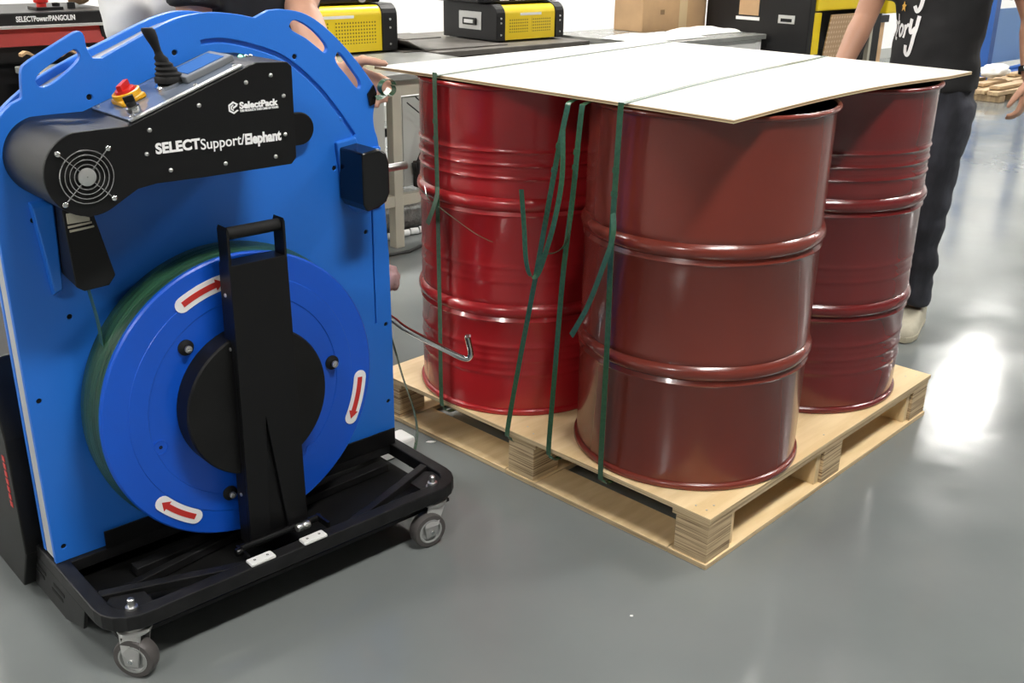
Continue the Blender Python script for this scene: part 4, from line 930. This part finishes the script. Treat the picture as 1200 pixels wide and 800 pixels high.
# red and black machine at the top left
t = rthing('table_machine', 'red and black strapping table machine at the upper left behind the blue machine', 'machine', 1.45, 5.0)
MB().bb((-1.0, .06, .80), (.62, .60, .895)).build('bed', 'mblack', t, bev=.004)
MB().bb((-1.0, .0, .965), (.62, .62, 1.022)).build('top_rail', 'mblack', t, bev=.006)
MB().bb((-1.0, -.012, .955), (.57, .0, .968)).build('bright_edge', 'steel', t, bev=.002)
MB().box((-.22, .030, .915), (1.52, .012, .080), Matrix.Rotation(-.25, 3, 'X')).build('red_panel', 'mred', t)
MB().bb((.53, .02, .80), (.63, .60, 1.0)).build('end_block', 'mblack', t, bev=.004)
text('lettering', 'SELECTPower/PANGOLIN', .032, (.15, -.0015, .984), 'print_white', t, width=.26, off=.001)
MB().bb((-1.0, .10, .02), (.55, .55, .80)).build('cabinet', 'mblack', t, bev=.004)
MB().bb((.28, .10, 1.0225), (.40, .22, 1.035)).build('button_plate', 'mblack', t)
MB().lathe([(.022, 1.035), (.022, 1.05), (.032, 1.055), (.034, 1.075), (.001, 1.075)], 16, (.32, .15, 0)).build('stop_button', 'red_plastic', t, smooth=40)
for x in (.39, .46): MB().lathe([(.018, 1.0225), (.018, 1.05), (.001, 1.052)], 12, (x, .16, 0)).build('knob', 'rubber', t, smooth=40)
MB().bar((-.25, .07, .50), (.02, .08, .79), .02, .02).build('strut', 'steel', t)
t = rthing('cardboard_strip', 'flat strip of cardboard lying on top of the red and black machine', 'cardboard', 1.40, 5.15, 1.0228)
MB().prism([(-.9, 0), (.20, 0), (.14, .028), (.02, .034), (-.3, .028), (-.9, .024)], .06, .4).build('strip', 'cardboard', t)
t = rthing('corrugated_strip', 'wavy strip of corrugated cardboard under the red panel', 'cardboard', 1.58, 4.93, .852)
wv = []
for k in range(31): wv.append((.018*k, .012*sin(k*1.2)))
MB().prism(wv+[(x, z-.012) for x, z in wv[::-1]], .0, .045).build('wavy_strip', 'cardboard', t)
t = rthing('rag_pile', 'brown crumpled packing paper on the end of the red machine', 'paper', 2.00, 5.3, 1.0235)
o = crumple(None, 'paper_clump', (0, 0, .062), .07, 'cardboard', None, 5, (1.1, 1, .7)); o.parent = t

# blue rack and timber at the far right
t = rthing('blue_frame', 'blue steel frame with a pale blue panel at the far right', 'rack', 11.3, 4.9)
MB().bar((0, 0, .0), (-.06, 0, 1.9), .10, .10, upv=(0, 1, 0)).build('post', 'rackblue', t)
MB().bar((1.3, 0, .0), (1.24, 0, 1.9), .10, .10, upv=(0, 1, 0)).build('post', 'rackblue', t)
MB().bb((.07, .03, .16), (1.2, .06, .72)).build('pale_panel', 'rackpale', t)
MB().bb((-.35, -.22, .001), (1.5, -.13, .10)).build('base_beam', 'rackblue', t, bev=.005)
MB().bar((0, 0, .05), (.95, -.2, .14), .06, .06).build('diagonal_beam', 'rackblue', t)
MB().bb((.0, -.02, .90), (1.3, .08, .98)).build('cross_beam', 'rackblue', t)
for k in range(2):
    t = rthing('timber_pallet', ('low stack of rough timber on the floor in front of the blue frame', 'second low stack of rough timber nearer the right edge of the picture')[k], 'timber', 10.15+.95*k, 4.36-.05*k)
    for j in range(3): MB().bb((-.34+.27*j, -.3, .0005), (-.22+.27*j, .3, .06)).build('bearer', 'timber', t, bev=.004)
    for j in range(5):
        MB().bar((-.40, -.25+.12*j, .085), (.36, -.26+.12*j+.02*(j % 2), .080), .10, .035).build('plank', 'timber', t, bev=.004)
    for j in range(3): MB().bar((-.30+.1*j, -.22+.2*j, .125), (.34, -.2+.2*j, .12), .10, .03).build('plank', 'timber', t, bev=.004)
t = rthing('sack', 'pale wrapped bundle lying on the timber at the far right', 'bundle', 10.45, 4.42, .152)
o = crumple(None, 'wrapped_bundle', (0, 0, .06), .09, 'plasticfilm', None, 9, (2.4, 1.2, .7)); o.parent = t
t = rthing('wall_cabinet', 'tan cabinet with a dark top against the back wall behind the blue frame', 'cabinet', 10.75, 6.1)
MB().bb((-.5, 0, .0005), (.55, .5, .52)).build('body', 'cardboard', t, bev=.006); MB().bb((-.55, -.02, .5205), (.6, .55, .60)).build('top', 'mblack', t, bev=.006)

# scraps on the floor
def scrap(label, x, y, a):
    b_ = MB(); rr_ = [Vector((x+(.010 if y > 2 else .004)*cos(a+k*pi/3)*(1 if k % 3 else 1.6), y+(.006 if y > 2 else .003)*sin(a+k*pi/3), .0008)) for k in range(6)]
    b_.loft([rr_, [v+Vector((0, 0, .0015)) for v in rr_]]); tag(b_.build('paper_scrap', 'white'), label, 'scrap')
scrap('small white paper scrap on the floor beside the pallet base', -.2312, 2.6768, .4)
scrap('tiny white scrap on the open floor in front of the pallet', .2692, 1.8666, 1.2)
